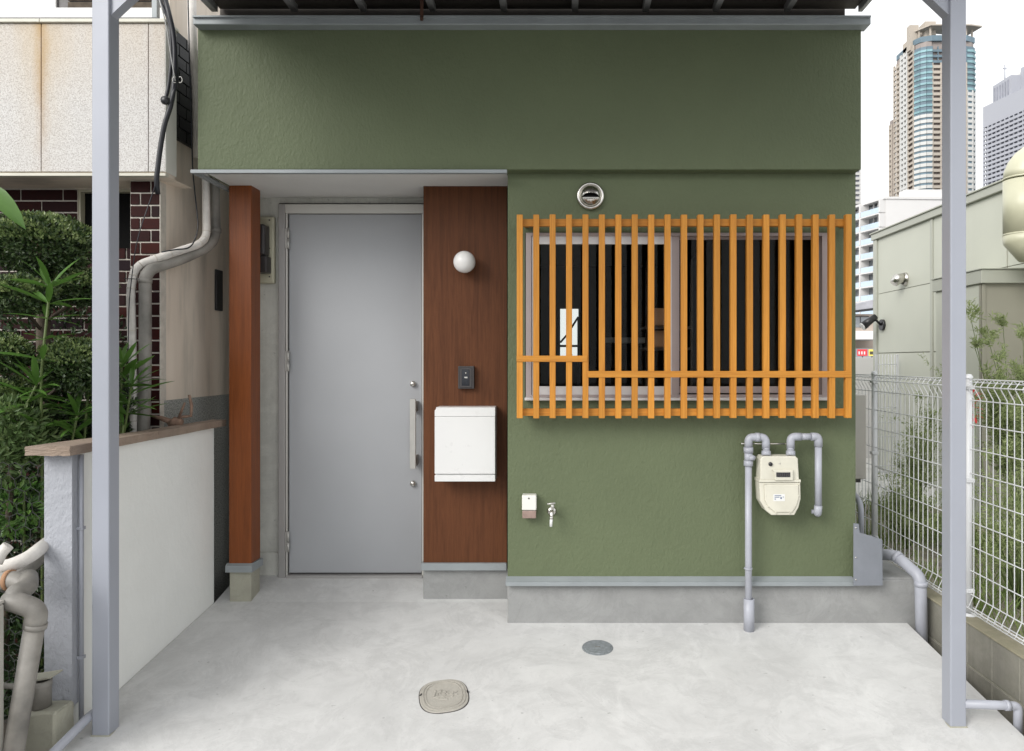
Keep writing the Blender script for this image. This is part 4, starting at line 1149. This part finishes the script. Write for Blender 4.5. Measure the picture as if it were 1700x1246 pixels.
# ================================================================== DISTANT BUILDINGS
def facade(parent, a, b, z0, nfl, fh, mat_band, mat_core, band_h, piers=0, pier_w=.5, depth=.9, glass=None, name='storey'):
    """a, b = ends of the face in plan (outer side on the right of a->b toward the viewer). one joined band + piers per storey, meshes shared"""
    a = Vector((*a, 0)); b = Vector((*b, 0)); d = (b - a); L = d.length; d.normalize()
    n = Vector((d.y, -d.x, 0))
    def put(m, s0, s1, t0, t1, za, zb):
        q = [a + d * s0 + n * t0, a + d * s1 + n * t0, a + d * s1 + n * t1, a + d * s0 + n * t1]
        lo = [m.bm.verts.new((v.x - a.x, v.y - a.y, za)) for v in q]; hi = [m.bm.verts.new((v.x - a.x, v.y - a.y, zb)) for v in q]
        m.bm.faces.new(lo[::-1]); m.bm.faces.new(hi)
        for i in range(4): m.bm.faces.new((lo[i], lo[(i + 1) % 4], hi[(i + 1) % 4], hi[i]))
    m = MB(); put(m, 0, L, 0, depth, 0, band_h)
    if piers:
        for i in range(piers + 1):
            s = (L - pier_w) * i / piers
            put(m, s, s + pier_w, 0, depth * .9, band_h + .001, fh)
    me = bpy.data.meshes.new(name); bmesh.ops.recalc_face_normals(m.bm, faces=m.bm.faces); m.bm.to_mesh(me); m.bm.free(); me.materials.append(M[mat_band])
    for k in range(nfl): inst(me, name, parent, (a.x, a.y, z0 + k * fh))
    if glass:
        m = MB(); put(m, .05, L - .05, -.05, depth * .35, band_h + .02, fh - .02)
        me = bpy.data.meshes.new('window_band'); bmesh.ops.recalc_face_normals(m.bm, faces=m.bm.faces); m.bm.to_mesh(me); m.bm.free(); me.materials.append(M[glass])
        for k in range(nfl): inst(me, 'window_band', parent, (a.x, a.y, z0 + k * fh))

# main tower
FH = 3.0
tw = thing('residential_tower', 'tall beige residential tower with rounded teal glazed corner behind the right post', 'tower', (212, 410, 0))
ztw = 178.0; z0t = ztw - 59 * FH
m = MB(); m.prism([(197.4, 424), (197.8, 402.4), (199.3, 399.6), (201.6, 398), (204.4, 397.6), (204.4, 398.6), (223.4, 398.2), (226.6, 398.6), (228.8, 400.2), (229.4, 402.5), (229.4, 424)], 'z', 0, ztw); m.build('core', 'towerdark', tw)
facade(tw, (196.6, 425), (196.9, 417.5), z0t, 58, FH, 'towerbeige', None, 1.35, 2, 1.0, .9)
facade(tw, (196.9, 417.4), (197.1, 409), z0t, 59, FH, 'towerwhite', None, 1.5, 2, 1.5, .9)
facade(tw, (197.1, 408.9), (197.2, 402.4), z0t, 59, FH, 'towerbeige', None, 1.3, 1, .6, .8)
for (aa, bb) in (((197.1, 402.2), (198.8, 399.0)), ((198.8, 399.0), (201.4, 397.3)), ((201.4, 397.3), (204.3, 396.9))):
    facade(tw, aa, bb, z0t, 46, FH, 'towerwhite', None, 1.75, 0, 0, .5, 'towerglass')
    facade(tw, aa, bb, z0t + 46 * FH, 12, FH, 'towerteal', None, 1.2, 0, 0, .5, 'towerglass')
facade(tw, (204.4, 397.9), (209.6, 397.8), z0t, 55, FH, 'towerbeige', None, 1.55, 1, .7, .9)
facade(tw, (209.7, 397.8), (217.8, 397.6), z0t, 55, FH, 'towerbeige', None, 1.5, 3, .5, .5)
facade(tw, (217.9, 397.6), (223.4, 397.5), z0t, 55, FH, 'towerbeige', None, 1.55, 1, .7, .9)
for (aa, bb) in (((223.5, 397.4), (226.9, 397.9)), ((226.9, 397.9), (229.2, 399.8)), ((229.2, 399.8), (229.9, 402.6))):
    facade(tw, aa, bb, z0t, 50, FH, 'towerwhite', None, 1.7, 1, .5, .6, 'towerglass')
    facade(tw, aa, bb, z0t + 50 * FH, 8, FH, 'towerteal', None, 1.3, 0, 0, .6, 'towerglass')
facade(tw, (204.4, 397.9), (223.4, 397.5), z0t + 55 * FH, 3, FH, 'towerglass', None, 1.3, 6, .5, .7)
m = MB(); m.prism([(197.2, 403), (199, 399.2), (204.4, 396.9), (223.4, 396.9), (229.5, 400), (229.5, 424), (197.2, 424)], 'z', ztw + .01, ztw + 3); m.build('parapet', 'towerglass', tw)
m = MB(); m.prism([(198, 404), (203, 396), (225, 396), (232.5, 398), (230, 410)], 'z', ztw + 8, ztw + 8.7); m.build('crown_plate', 'towerbeige', tw)
m = MB()
for x, y in ((200, 403), (204, 398.5), (212, 399), (224, 399), (229, 402)): m.box(x - .4, x + .4, y - .4, y + .4, ztw + 3.01, ztw + 7.99)
m.build('crown_post', 'towerbeige', tw)
m = MB(); m.box(203, 209, 402, 409, ztw + 3.02, ztw + 13); m.box(195.5, 200.5, 404.2, 408, ztw - 2, ztw + 12); m.box(197.2, 200, 408.01, 416, ztw - 2, ztw + 6); m.build('roof_plant', M['towerbeige'], tw)
# lower wing
m = MB(); m.box(195.4, 197.3, 425.2, 428.5, 0, 144); m.build('wing', 'towerdark', tw)
facade(tw, (195.2, 428.4), (195.5, 425.3), .5, 47, FH, 'towerbeige', None, 1.4, 1, .8, .6)

# second tower
hz = thing('hotel_tower', 'grey office tower with long horizontal bands at the right edge', 'tower', (212, 330, 0))
A2 = Vector((205.4, 350)); B2 = Vector((215.7, 280)); z2 = 119
m = MB(); m.prism([(206.2, 350), (216.6, 280), (245, 284), (235, 354)], 'z', 0, z2 + 5.5); m.build('core', 'towerwin', hz)
facade(hz, (A2.x, A2.y), (B2.x, B2.y), z2 - 52 * 2.1, 50, 2.1, 'towergrey', None, 1.15, 26, .35, .8)
m = MB(); m.prism([(205.0, 350.5), (215.3, 279.6), (218, 280), (208, 351)], 'z', z2 - 4.1, z2 + 6); m.build('upper_band', 'towergrey', hz)
m = MB(); m.box(209.5, 230, 336, 350, z2 + 6, z2 + 16); m.box(214, 235, 312, 336, z2 + 6, z2 + 19); m.build('penthouse', 'towergrey', hz)
m = MB()
for i in range(6): m.box(209.2, 209.49, 337.5 + i * 2.1, 338.3 + i * 2.1, z2 + 7, z2 + 14.5)
m.build('slot', 'towerwin', hz)
m = MB(); m.tube([(212.2, 345, z2 + 15), (212.2, 345, z2 + 24.5)], .35, 6); m.box(211.4, 213, 344.7, 345.3, z2 + 22.4, z2 + 22.9); m.build('antenna', 'towergrey', hz)
m = MB(); m.lathe([(2.1, 0), (2.1, 1.8), (1.9, 2.8), (1.2, 3.6), (0, 3.9)], (216.2, 342, z2 + 15.9), 'z', 16); m.build('radome', 'towerwhite', hz)
# slim far tower behind the house corner
ft = thing('far_tower', 'slim pale tower edge just showing beyond the green house corner', 'tower', (185, 455, 0))
m = MB(); m.box(176, 186.6, 451, 462, 0, 150); m.build('core', 'towerwin', ft)
facade(ft, (176, 450.8), (187.2, 450.8), 1, 49, 3.0, 'towerwhite', None, 1.5, 3, .8, .8)

# white apartment block
ap = thing('apartment_block', 'white apartment block with pale blue glass balconies', 'apartment block', (70, 150, .42))
za = Z(330, 140); u = Vector((-.268, .963)); nfa, fa = 11, 2.80
c0 = Vector((63.0, 140.0))
e0 = c0 + u * 26
m = MB(); m.prism([(c0.x + .9, c0.y + .8), (e0.x + .9, e0.y), (e0.x + 14, e0.y + 4), (c0.x + 13.5, c0.y + 3.2)], 'z', .42, za - .4); m.build('core', 'aptwin', ap)
m = MB(); m.prism([(c0.x, c0.y), (c0.x + 13.4, c0.y + .6), (c0.x + 13.6, c0.y + 2.6), (c0.x + .6, c0.y + .79)], 'z', .42, za); m.build('end_wall', 'aptwhite', ap)
m = MB(); m.prism([(c0.x - .4, c0.y - .2), (e0.x - .4, e0.y), (e0.x + 14, e0.y + 4), (c0.x + 13.8, c0.y + .4)], 'z', za + .01, za + .45); m.build('roof', 'aptwhite', ap)
for k in range(nfa):
    z = za - (k + 1) * fa
    if z < .5: break
    m = MB(); m.prism([(c0.x - 1.1, c0.y + .3), (e0.x - 1.1, e0.y), (e0.x + .9, e0.y), (c0.x + .9, c0.y + .3)], 'z', z, z + .28); m.build('floor_slab', 'aptwhite', ap)
    for s0, s1 in ((.3, 5.6), (6.0, 11.5), (12, 17.5)):
        p0 = c0 + u * s0; p1 = c0 + u * s1
        m = MB(); m.prism([(p0.x - 1.05, p0.y), (p1.x - 1.05, p1.y), (p1.x - .95, p1.y), (p0.x - .95, p0.y)], 'z', z + .281, z + 1.3)
        m.build('balcony_glass', 'aptglass', ap)
    for s0 in (0, 5.7, 11.6):
        p0 = c0 + u * s0; p1 = c0 + u * (s0 + .35)
        m = MB(); m.prism([(p0.x - 1.1, p0.y), (p1.x - 1.1, p1.y), (p1.x + .85, p1.y + .3), (p0.x + .85, p0.y + .3)], 'z', z + .2805, z + fa - .001); m.build('partition', 'aptwhite', ap)
    for s0 in (1.6, 3.0, 4.3, 7.2, 8.8):
        p0 = c0 + u * s0; p1 = c0 + u * (s0 + .12)
        m = MB(); m.prism([(p0.x + .6, p0.y), (p1.x + .6, p1.y), (p1.x + .88, p1.y + .1), (p0.x + .88, p0.y + .1)], 'z', z + .2805, z + fa - .002); m.build('window_mullion', 'aptwhite', ap)
m = MB(); m.box(c0.x + 4.5, c0.x + 12, c0.y + 1.5, c0.y + 4, za + .46, za + 2.2); m.build('roof_hut', 'aptwhite', ap)
m = MB(); m.box(X(1514, 139.9), X(1516.5, 139.9), 140.35, 140.5, Z(352, 140), Z(345, 140)); m.build('wall_vent', 'aptwin', ap)

# low house further down the lane
lh = thing('low_house', 'small beige house with grey roof seen down the lane', 'house', (14.6, 35.5, .42))
D = 35.0
m = MB(); m.box(X(1405, D), X(1475, D), D, D + 5, .42, Z(521, D)); m.build('wall', 'houseplaster', lh)
m = MB(); m.prism([(X(1400, D - .6), Z(517, D - .6)), (X(1400, D - .6), Z(510, D - .6)), (X(1462, D - .6), Z(495, D - .6)), (X(1480, D - .6), Z(495, D)), (X(1480, D - .6), Z(510, D))], 'y', D - .6, D + 5.5); m.build('roof', 'rooftile', lh)
m = MB(); m.prism([(X(1400, D - .62), Z(520.5, D - .62)), (X(1400, D - .62), Z(517.2, D - .62)), (X(1480, D - .62), Z(507, D - .62)), (X(1480, D - .62), Z(511, D - .62))], 'y', D - .63, D - .1); m.build('eave', 'black', lh)
m = MB(); m.pbox(1416, 526, 1442, 543, D - .04, D - .001); w_ = m.build('window', 'aptwin', lh)
m = MB(); m.pbox(1428, 526, 1429.2, 543, D - .06, D - .041); m.pbox(1414, 524.5, 1443, 526, D - .06, D - .041); m.build('frame', 'dgrey', w_)
m = MB(); m.box(X(1405, D - 2), X(1475, D - 2), D - 2, D - .1, Z(563, D - 2), Z(549, D - 2), .02); m.build('canopy', 'aptwhite', lh)
m = MB(); m.box(X(1405, D - 1.5), X(1475, D - 1.5), D - 1.4, D - .1, .42, Z(578, D - 1.5)); m.build('shop_front', 'aptwin', lh)
for a, b, c_, lab in ((1424, 1440, 'red', 'red shop sign board seen down the lane'), (1443, 1452, 'yellow', 'small yellow shop sign board seen down the lane')):
    sg = thing('shop_sign', lab, 'sign', P((a + b) / 2, 592, 30))
    m = MB(); m.pbox(a, 579.5, b, 590.5, 30, 30.06); m.build('board', c_, sg)
    m = MB()
    for k in range(3): m.pbox(a + 1.5 + k * (b - a) / 3.6, 583, a + 1.5 + k * (b - a) / 3.6 + 2, 588, 29.98, 29.999)
    m.build('print', 'aptwhite' if c_ == 'red' else 'dgrey', sg)
    m = MB(); m.tube([P((a + b) / 2, 591, 30.03), Vector((X((a + b) / 2, 30.03), 30.03, .42))], .03, 6); m.build('pole', 'dgrey', sg)

# ================================================================== VEGETATION
rng = np.random.default_rng(11)
def rand_unit(n):
    v = rng.normal(size=(n, 3)); return v / np.linalg.norm(v, axis=1)[:, None]
def leaf_mesh(name, pos, dirs, ups, L, W, mat, parent=None, fold=.25, kind=None, droop=0.0):
    """many small folded leaves as one mesh: each is 4 triangles"""
    n = len(pos); L = np.broadcast_to(L, n)[:, None]; W = np.broadcast_to(W, n)[:, None]
    side = np.cross(dirs, ups); side /= np.linalg.norm(side, axis=1)[:, None] + 1e-9
    nr = np.cross(side, dirs)
    base = pos; tip = pos + dirs * L - nr * L * droop; mid = pos + dirs * L * .5
    a = mid + side * W * .5 + nr * W * fold; b = mid - side * W * .5 + nr * W * fold
    V = np.stack([base, a, tip, b, mid], 1).reshape(-1, 3)
    o = WL(parent) if parent is not None else Vector(tuple(pos.mean(0)))
    V = V - np.array(o)
    i = np.arange(n)[:, None] * 5
    Fc = np.concatenate([i + [0, 4, 1], i + [1, 4, 2], i + [2, 4, 3], i + [3, 4, 0]], 0)
    me = bpy.data.meshes.new(name)
    me.from_pydata(V.tolist(), [], Fc.tolist())
    me.materials.append(M[mat])
    ob = bpy.data.objects.new(name, me); COL.objects.link(ob)
    if parent is not None: ob.parent = parent
    else: ob.location = o
    if kind: ob['kind'] = kind
    return ob
def clump(c, rx, ry, rz, n, shell=.35, lump=.18):
    """points and outward directions over an uneven ellipsoid, denser near the surface"""
    u_ = rand_unit(n)
    k = rng.integers(0, 1 << 30)
    ph = rng.uniform(0, 6.28, (4, 3)); fr = rng.uniform(2, 5, (4, 3))
    w_ = sum(np.sin(u_ @ fr[i] * 2 + ph[i, 0]) for i in range(4)) / 4
    r_ = (1 - shell * rng.random(n) ** 1.5) * (1 + lump * w_)
    p = np.array(c) + u_ * r_[:, None] * np.array([rx, ry, rz])
    return p, u_
def clump_leaves(parent, c, rx, ry, rz, n, L, W, mat='boxleaf', name='crown', lump=.18):
    p, u_ = clump(c, rx, ry, rz, n, .4, lump)
    d = u_ * .8 + rand_unit(n) * .8 + np.array([0, 0, .35]); d /= np.linalg.norm(d, axis=1)[:, None]
    up = u_ + rand_unit(n) * .5
    return leaf_mesh(name, p, d, up, L * rng.uniform(.7, 1.3, n), W * rng.uniform(.8, 1.2, n), mat, parent)

def pxv(px_, py_, D): v = P(px_, py_, D); return (v.x, v.y, v.z)
# cloud pruned tree
M['litleaf'] = leafmat('lit_top_leaf', [(.12, .18, .06, 1), (.20, .27, .09, 1), (.32, .38, .16, 1)], .35, .2)  # paler leaf colour paints the light on the clump tops
ct = thing('cloud_pruned_tree', 'cloud pruned small leaved tree left of the carport post', 'tree', (X(60, 3.3), 3.3, .1))
tr = [P(70, 1100, 3.35), P(64, 900, 3.32), P(80, 700, 3.3), P(70, 560, 3.34), P(78, 440, 3.3)]
m = MB(); m.tube(bend(tr, .15), [.03] * 1 + [.028] * (len(bend(tr, .15)) - 1), 8); m.build('trunk', 'bark', ct)
cl = [(68, 408, 3.25, 80, 50, 4600), (30, 490, 3.1, 58, 30, 2200), (138, 478, 3.3, 46, 28, 1700), (128, 606, 3.12, 58, 42, 3000), (6, 588, 3.05, 42, 30, 1500), (22, 655, 3.1, 40, 26, 1300), (170, 600, 3.4, 24, 36, 500)]
for (a, b, D, rx, rz, n) in cl:
    k = D / F
    clump_leaves(ct, pxv(a, b, D), rx * k, rx * k * .75, rz * k, int(n * 1.7), .021, .0115, 'cloudleaf')
    tipp = P(a, b + rz * .6, D)
    nn = n // 3
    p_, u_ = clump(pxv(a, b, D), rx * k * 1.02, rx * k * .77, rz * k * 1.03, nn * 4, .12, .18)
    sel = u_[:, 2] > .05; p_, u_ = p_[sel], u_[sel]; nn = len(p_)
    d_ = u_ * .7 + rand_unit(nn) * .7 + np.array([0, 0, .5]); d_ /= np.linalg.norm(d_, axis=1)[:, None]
    leaf_mesh('lit_top_leaves', p_, d_, u_ + rand_unit(nn) * .4, .016 * rng.uniform(.7, 1.3, nn), .010, 'litleaf', ct, kind='stuff')
    m = MB(); m.tube(bend([P(70, b + 60 if b + 60 < 1000 else 1000, 3.33), P((a + 70) / 2, b + 35, (D + 3.33) / 2), tipp, P(a, b, D)], .08), .008, 6); m.build('branch', 'bark', ct)
# dense dark shrub filling the bed
ds = thing('dense_shrub', 'dense dark evergreen shrub behind the wire net', 'shrub', (X(60, 3.3), 3.3, .1))
for (a, b, D, rx, rz, n) in ((60, 760, 3.35, 110, 110, 3600), (150, 690, 3.5, 70, 90, 2200), (40, 930, 3.2, 90, 130, 3600), (60, 1100, 3.1, 80, 90, 2000), (180, 760, 3.52, 40, 80, 900), (20, 1000, 3.45, 110, 200, 4200), (90, 575, 3.68, 120, 90, 1300)):
    k = D / F; clump_leaves(ds, pxv(a, b, D), rx * k, .22, rz * k, n, .032, .016, 'boxleaf', 'crown', .3)
m = MB(); m.tube([P(60, 1160, 3.25), P(60, 900, 3.3), P(90, 700, 3.4)], .02, 8); m.build('trunk', 'bark', ds)
# pale azalea at the left edge
az = thing('azalea_bush', 'paler green azalea bush spilling over the net at the left edge', 'bush', (X(20, 2.95), 2.95, .1))
for (a, b, D, rx, rz, n) in ((20, 715, 3.0, 48, 52, 800), (-15, 760, 2.95, 45, 60, 500), (48, 735, 3.02, 34, 30, 350), (30, 840, 3.0, 45, 45, 380)):
    k = D / F; clump_leaves(az, pxv(a, b, D), rx * k, rx * k, rz * k, n, .042, .015, 'paleleaf' if b < 800 else 'oleleaf', 'crown', .35)
m = MB(); m.tube([P(10, 1150, 3.05), P(12, 900, 3.03), P(22, 720, 3.0)], .012, 8); m.build('trunk', 'bark', az)

# long leaved plants: each leaf is an object sharing one mesh
def long_leaf_mesh(name, L, W, bendk, mat):
    n = 5; V = []; Fc = []
    for i in range(n + 1):
        t = i / n; w_ = W * math.sin(math.pi * min(t * .93 + .04, 1)) ** .8 / 2 if 0 < i < n else .0008
        y = L * t; z = -bendk * L * t * t
        V += [(-w_, y, z + w_ * .3), (0, y, z), (w_, y, z + w_ * .3)]
    for i in range(n):
        a = i * 3; Fc += [(a, a + 1, a + 4, a + 3), (a + 1, a + 2, a + 5, a + 4)]
    me = bpy.data.meshes.new(name); me.from_pydata(V, [], Fc); me.materials.append(M[mat])
    for p in me.polygons: p.use_smooth = True
    return me
LM = [long_leaf_mesh('leaf', 1, .15, .12, 'oleleaf'), long_leaf_mesh('leaf', 1, .13, .3, 'oleleaf'), long_leaf_mesh('leaf', 1, .17, .02, 'oleleaf')]
def put_leaf(parent, base, az_, el, L, mesh=None, roll=0, name='leaf'):
    tip_ = Vector(base) + Vector((-math.sin(az_) * math.cos(el), math.cos(az_) * math.cos(el), math.sin(el))) * L
    if tip_.x > -2.03 and tip_.x < 0 and min(tip_.z, base[2]) < 1.44: return None
    o = bpy.data.objects.new(name, mesh or random.choice(LM)); COL.objects.link(o); o.parent = parent
    o.location = Vector(base) - WL(parent)
    o.rotation_euler = (Matrix.Rotation(az_, 4, 'Z') @ Matrix.Rotation(el, 4, 'X') @ Matrix.Rotation(roll, 4, 'Y')).to_euler()
    o.scale = (L, L, L); return o
def oleander(label, stems):
    t = thing('oleander', label, 'plant', Vector((P(*stems[0][0]).x, stems[0][0][2], .1)), 'long leaved plants in the left garden bed')
    for pts in stems:
        q = [P(*p) for p in pts]; q = [Vector((q[0].x, q[0].y, .1))] + q
        bq = bend(q, .1)
        m = MB(); m.tube(bq, .0055, 6); m.build('stem', 'stem', t)
        for frac, nl, L in ((1.0, 10, .165), (.94, 5, .17), (.88, 5, .18), (.80, 4, .18), (.72, 4, .17), (.62, 4, .16), (.5, 4, .15)):
            i = int((len(bq) - 1) * frac); 
            f_ = frac * (len(q) - 1); i0 = min(int(f_), len(q) - 2); base = q[i0].lerp(q[i0 + 1], f_ - i0)
            for k in range(nl):
                put_leaf(t, base, 2 * math.pi * (k + random.random() * .6) / nl + frac * 9, R(random.uniform(15, 65) if frac > .97 else random.uniform(-10, 40)), L * random.uniform(.75, 1.15), None, random.uniform(-.5, .5))
oleander('tall oleander with a bright whorl of leaves before the cloud pruned tree', [[(70, 800, 3.05), (68, 620, 3.0), (83, 478, 2.98)], [(40, 800, 3.05), (35, 690, 3.02), (60, 640, 3.0)]])
oleander('oleander poking out right of the carport post by the pipes', [[(190, 800, 3.3), (206, 720, 3.28), (218, 642, 3.25)], [(185, 850, 3.3), (200, 760, 3.28), (205, 705, 3.25)], [(196, 850, 3.36), (200, 700, 3.36), (202, 610, 3.34)]])
oleander('low oleander with drooping leaves above the garden wall', [[(110, 800, 3.15), (118, 740, 3.12), (128, 690, 3.1)], [(140, 800, 3.2), (140, 720, 3.2), (148, 640, 3.2)]])
bp_ = thing('broad_leaf_plant', 'single broad pale green leaf entering at the upper left edge', 'leaf', P(-30, 700, 3.0))
m = MB(); m.tube(bend([P(-30, 1000, 3.0), P(-40, 600, 3.0), P(-30, 300, 2.98)], .2), .008, 6); m.build('stem', 'stem', bp_)
blm = long_leaf_mesh('leaf', 1, .27, .35, 'oleleaf')
def aim_leaf(parent, a, b, mesh, roll=0):
    a = Vector(a); b = Vector(b); d = b - a
    o = bpy.data.objects.new('leaf', mesh); COL.objects.link(o); o.parent = parent; o.location = a - WL(parent)
    q = d.to_track_quat('Y', 'Z'); o.rotation_euler = (q.to_matrix().to_4x4() @ Matrix.Rotation(roll, 4, 'Y')).to_euler(); L = d.length; o.scale = (L, L, L); return o
aim_leaf(bp_, P(-28, 300, 2.98), P(28, 352, 2.90), blm, R(40)); aim_leaf(bp_, P(-30, 330, 2.98), P(-60, 400, 2.9), blm, R(20))

# dead stump and twigs on the coping
dw = thing('dead_branch', 'weathered pinkish root piece lying on the garden wall coping', 'branch', P(290, 712, 3.55))
m = MB(); k = 3.62
m.tube([P(252, 690, k), P(268, 694, k), P(288, 702, k)], [.006, .012, .017], 8); m.tube([P(282, 705, k), P(292, 700, k), P(303, 700, k)], [.02, .028, .014], 8); m.build('root', 'barkpink', dw)
m = MB(); m.tube([P(292, 700, k), P(301, 692, k + .01), P(317, 690, k + .02), P(318, 672, k + .02), P(314, 655, k + .02)], [.010, .008, .008, .008, .006], 8); m.build('twig', 'barkpink', dw)
m = MB(); m.tube([P(296, 695, k), P(302, 680, k - .01), P(307, 668, k - .01)], [.007, .006, .005], 8); m.build('twig', 'barkpink', dw)

# black garden net
nt = MB()
Dn = 2.86; cs = .034; x0n, x1n, z0n, z1n = -2.30, -1.985, .25, 1.30
rr = 0; z = z0n
def jit(v): return Vector((v[0] + .004 * math.sin(v[2] * 60), Dn + .012 * math.sin(v[0] * 23) * math.cos(v[2] * 17), v[2] + .003 * math.sin(v[0] * 80)))
while z < z1n:
    x = x0n + (cs * .866 if rr % 2 else 0)
    while x < x1n:
        c_ = (x, Dn, z)
        a1 = (x, 0, z + cs * .5); a0 = (x, 0, z - cs * .5); b1 = (x + cs * .866, 0, z + cs); b2 = (x - cs * .866, 0, z + cs)
        nt.tube([jit(a0), jit(a1)], .0016, 3, False); nt.tube([jit(a1), jit(b1)], .0016, 3, False); nt.tube([jit(a1), jit(b2)], .0016, 3, False)
        x += cs * 1.732
    z += cs * 1.5; rr += 1
tag(nt.build('garden_net', 'net'), 'black hexagonal plastic net stretched before the shrubs left of the white wall', 'net')

# feathery shrubs behind the fence
def feathery(name, label, base, tops, n, seed, L=.030, W=.006, cat='shrub', mat='featherleaf'):
    t = thing(name, label, cat, base, 'feathery plants behind the mesh fence')
    random.seed(seed); P_, D_ = [], []
    for tp_ in tops:
        b = Vector(base); e = Vector(tp_); mid = b.lerp(e, .45) + Vector((random.uniform(-.06, .06), random.uniform(-.06, .06), .10))
        q = bend([b, mid, e], .4, 10)
        m = MB(); m.tube(q, [.006 * (1 - .75 * i / len(q)) for i in range(len(q))], 5); m.build('branch', 'stem', t)
        for k in range(6, len(q)):
            for s in range(2):
                dr = (Vector((random.uniform(-1, 1), random.uniform(-1, 1), random.uniform(.0, 1.1)))).normalized() * random.uniform(.05, .20)
                tip = q[k] + dr
                m2 = 9
                for j in range(m2):
                    pp = q[k].lerp(tip, (j + random.random()) / m2)
                    P_.append(pp + Vector([random.gauss(0, .008) for _ in range(3)])); D_.append((dr.normalized() + Vector([random.gauss(0, .6) for _ in range(3)])).normalized())
    P_ = np.array(P_); D_ = np.array(D_)
    reps = max(1, n // len(P_)); 
    P2 = np.repeat(P_, reps, 0) + rng.normal(0, .010, (len(P_) * reps, 3)); D2 = np.repeat(D_, reps, 0) + rng.normal(0, .5, (len(P_) * reps, 3)); D2 /= np.linalg.norm(D2, axis=1)[:, None]
    leaf_mesh('foliage', P2, D2, rand_unit(len(P2)), L * rng.uniform(.6, 1.3, len(P2)), W, mat, t, .2)
feathery('feathery_shrub', 'tall feathery green shrub rising above the fence beside the right post', (2.95, 4.55, .43),
         [P(1612, 530, 4.3), P(1640, 560, 4.4), P(1665, 538, 4.5), P(1698, 555, 4.5), P(1725, 540, 4.6), P(1618, 575, 4.3), P(1655, 600, 4.2), P(1690, 620, 4.3), P(1720, 640, 4.4), P(1640, 650, 4.3), P(1670, 690, 4.2), P(1710, 600, 4.5)], 16000, 3, .036, .007)
feathery('feathery_shrub', 'loose feathery shrub behind the fence left of the right post', (2.55, 5.2, .43),
         [P(1545, 640, 5.2), P(1530, 665, 5.0), P(1562, 620, 5.2), P(1510, 700, 5.2), P(1500, 745, 5.2), P(1540, 720, 5.0), P(1490, 770, 5.3), P(1520, 770, 5.0), P(1570, 700, 5.0), P(1555, 780, 5.0)], 5600, 5)
feathery('feathery_shrub', 'low feathery weeds at the foot of the fence near the right frame edge', (2.35, 3.7, .43),
         [P(1630, 760, 3.6), P(1650, 800, 3.5), P(1675, 760, 3.5), P(1700, 790, 3.5), P(1625, 860, 3.5), P(1660, 880, 3.4), P(1690, 860, 3.4), P(1720, 830, 3.4), P(1640, 920, 3.4)], 4200, 8)
feathery('feathery_shrub', 'sparse weeds showing behind the fence beside the sheet metal guard', (2.35, 4.9, .43),
         [P(1470, 790, 4.9), P(1490, 820, 4.8), P(1510, 800, 4.8), P(1530, 850, 4.7), P(1480, 860, 4.8), P(1550, 830, 4.6), P(1545, 880, 4.5), P(1505, 880, 4.7)], 3600, 9)
# red leaved plant
rl = thing('red_leaved_plant', 'red leaved plant behind the fence right beside the white fence post', 'plant', (X(1618, 3.75), 3.75, .43))
M['redleaf'] = leafmat('red_leaf', [(.45, .02, .03, 1), (.6, .05, .05, 1), (.40, .10, .03, 1)], .5, .3)
rlm = long_leaf_mesh('leaf', 1, .3, .3, 'redleaf')
m = MB(); m.tube([Vector((X(1618, 3.75), 3.75, .43)), P(1617, 730, 3.75), P(1619, 655, 3.75)], .005, 6); m.build('stem', 'stem', rl)
random.seed(4)
for k in range(26):
    yy = 650 + 66 * (k / 26) ** 1.2; put_leaf(rl, P(1618 + random.uniform(-2, 2), yy, 3.75), random.uniform(0, 6.28), R(random.uniform(-20, 60)), random.uniform(.035, .06), rlm)

# grass tufts in the strip
n = 6500
gx = rng.uniform(2.0, 3.12, n); gy = rng.uniform(2.4, 6.3, n)
keep = (np.sin(gx * 7 + 1) + np.sin(gy * 5.3) + rng.normal(0, .9, n)) > -.6
gx, gy = gx[keep], gy[keep]; n = len(gx)
d = rng.normal(0, .45, (n, 3)); d[:, 2] = 1; d /= np.linalg.norm(d, axis=1)[:, None]
go = leaf_mesh('grass', np.stack([gx, gy, np.full(n, .432)], 1), d, rand_unit(n), rng.uniform(.06, .22, n), .007, 'grass', None, .1, None, .25)
tag(go, 'rough green grass and weeds in the strip behind the mesh fence', 'grass', None, 'stuff')
# slender green stakes
for a, b, lab in ((1512, 776, 'left one of two dark green garden stakes behind the fence'), (1522, 790, 'right one of two dark green garden stakes behind the fence')):
    q = P(a, b, 5.6); m = MB(); m.tube([(q.x, 5.6, .42), (q.x, 5.6, q.z + .05)], .016, 8)
    tag(m.build('garden_stake', 'stem'), lab, 'stake', 'garden stakes behind the fence')
# low kerb and shed light ground pieces beyond
m = MB(); m.box(2.9, 3.14, 4.9, 5.9, .4345, .52, .008); tag(m.build('edging_stone', 'blocktop'), 'pale edging stone on the ground behind the fence', 'stone')
random.seed(21)
# debris on the forecourt
for (a, b, lab) in ((1493, 1078, 'tiny dry leaf on the concrete near its right edge'), (1022, 1062, 'speck of dry leaf beside the round drain cover')):
    pass
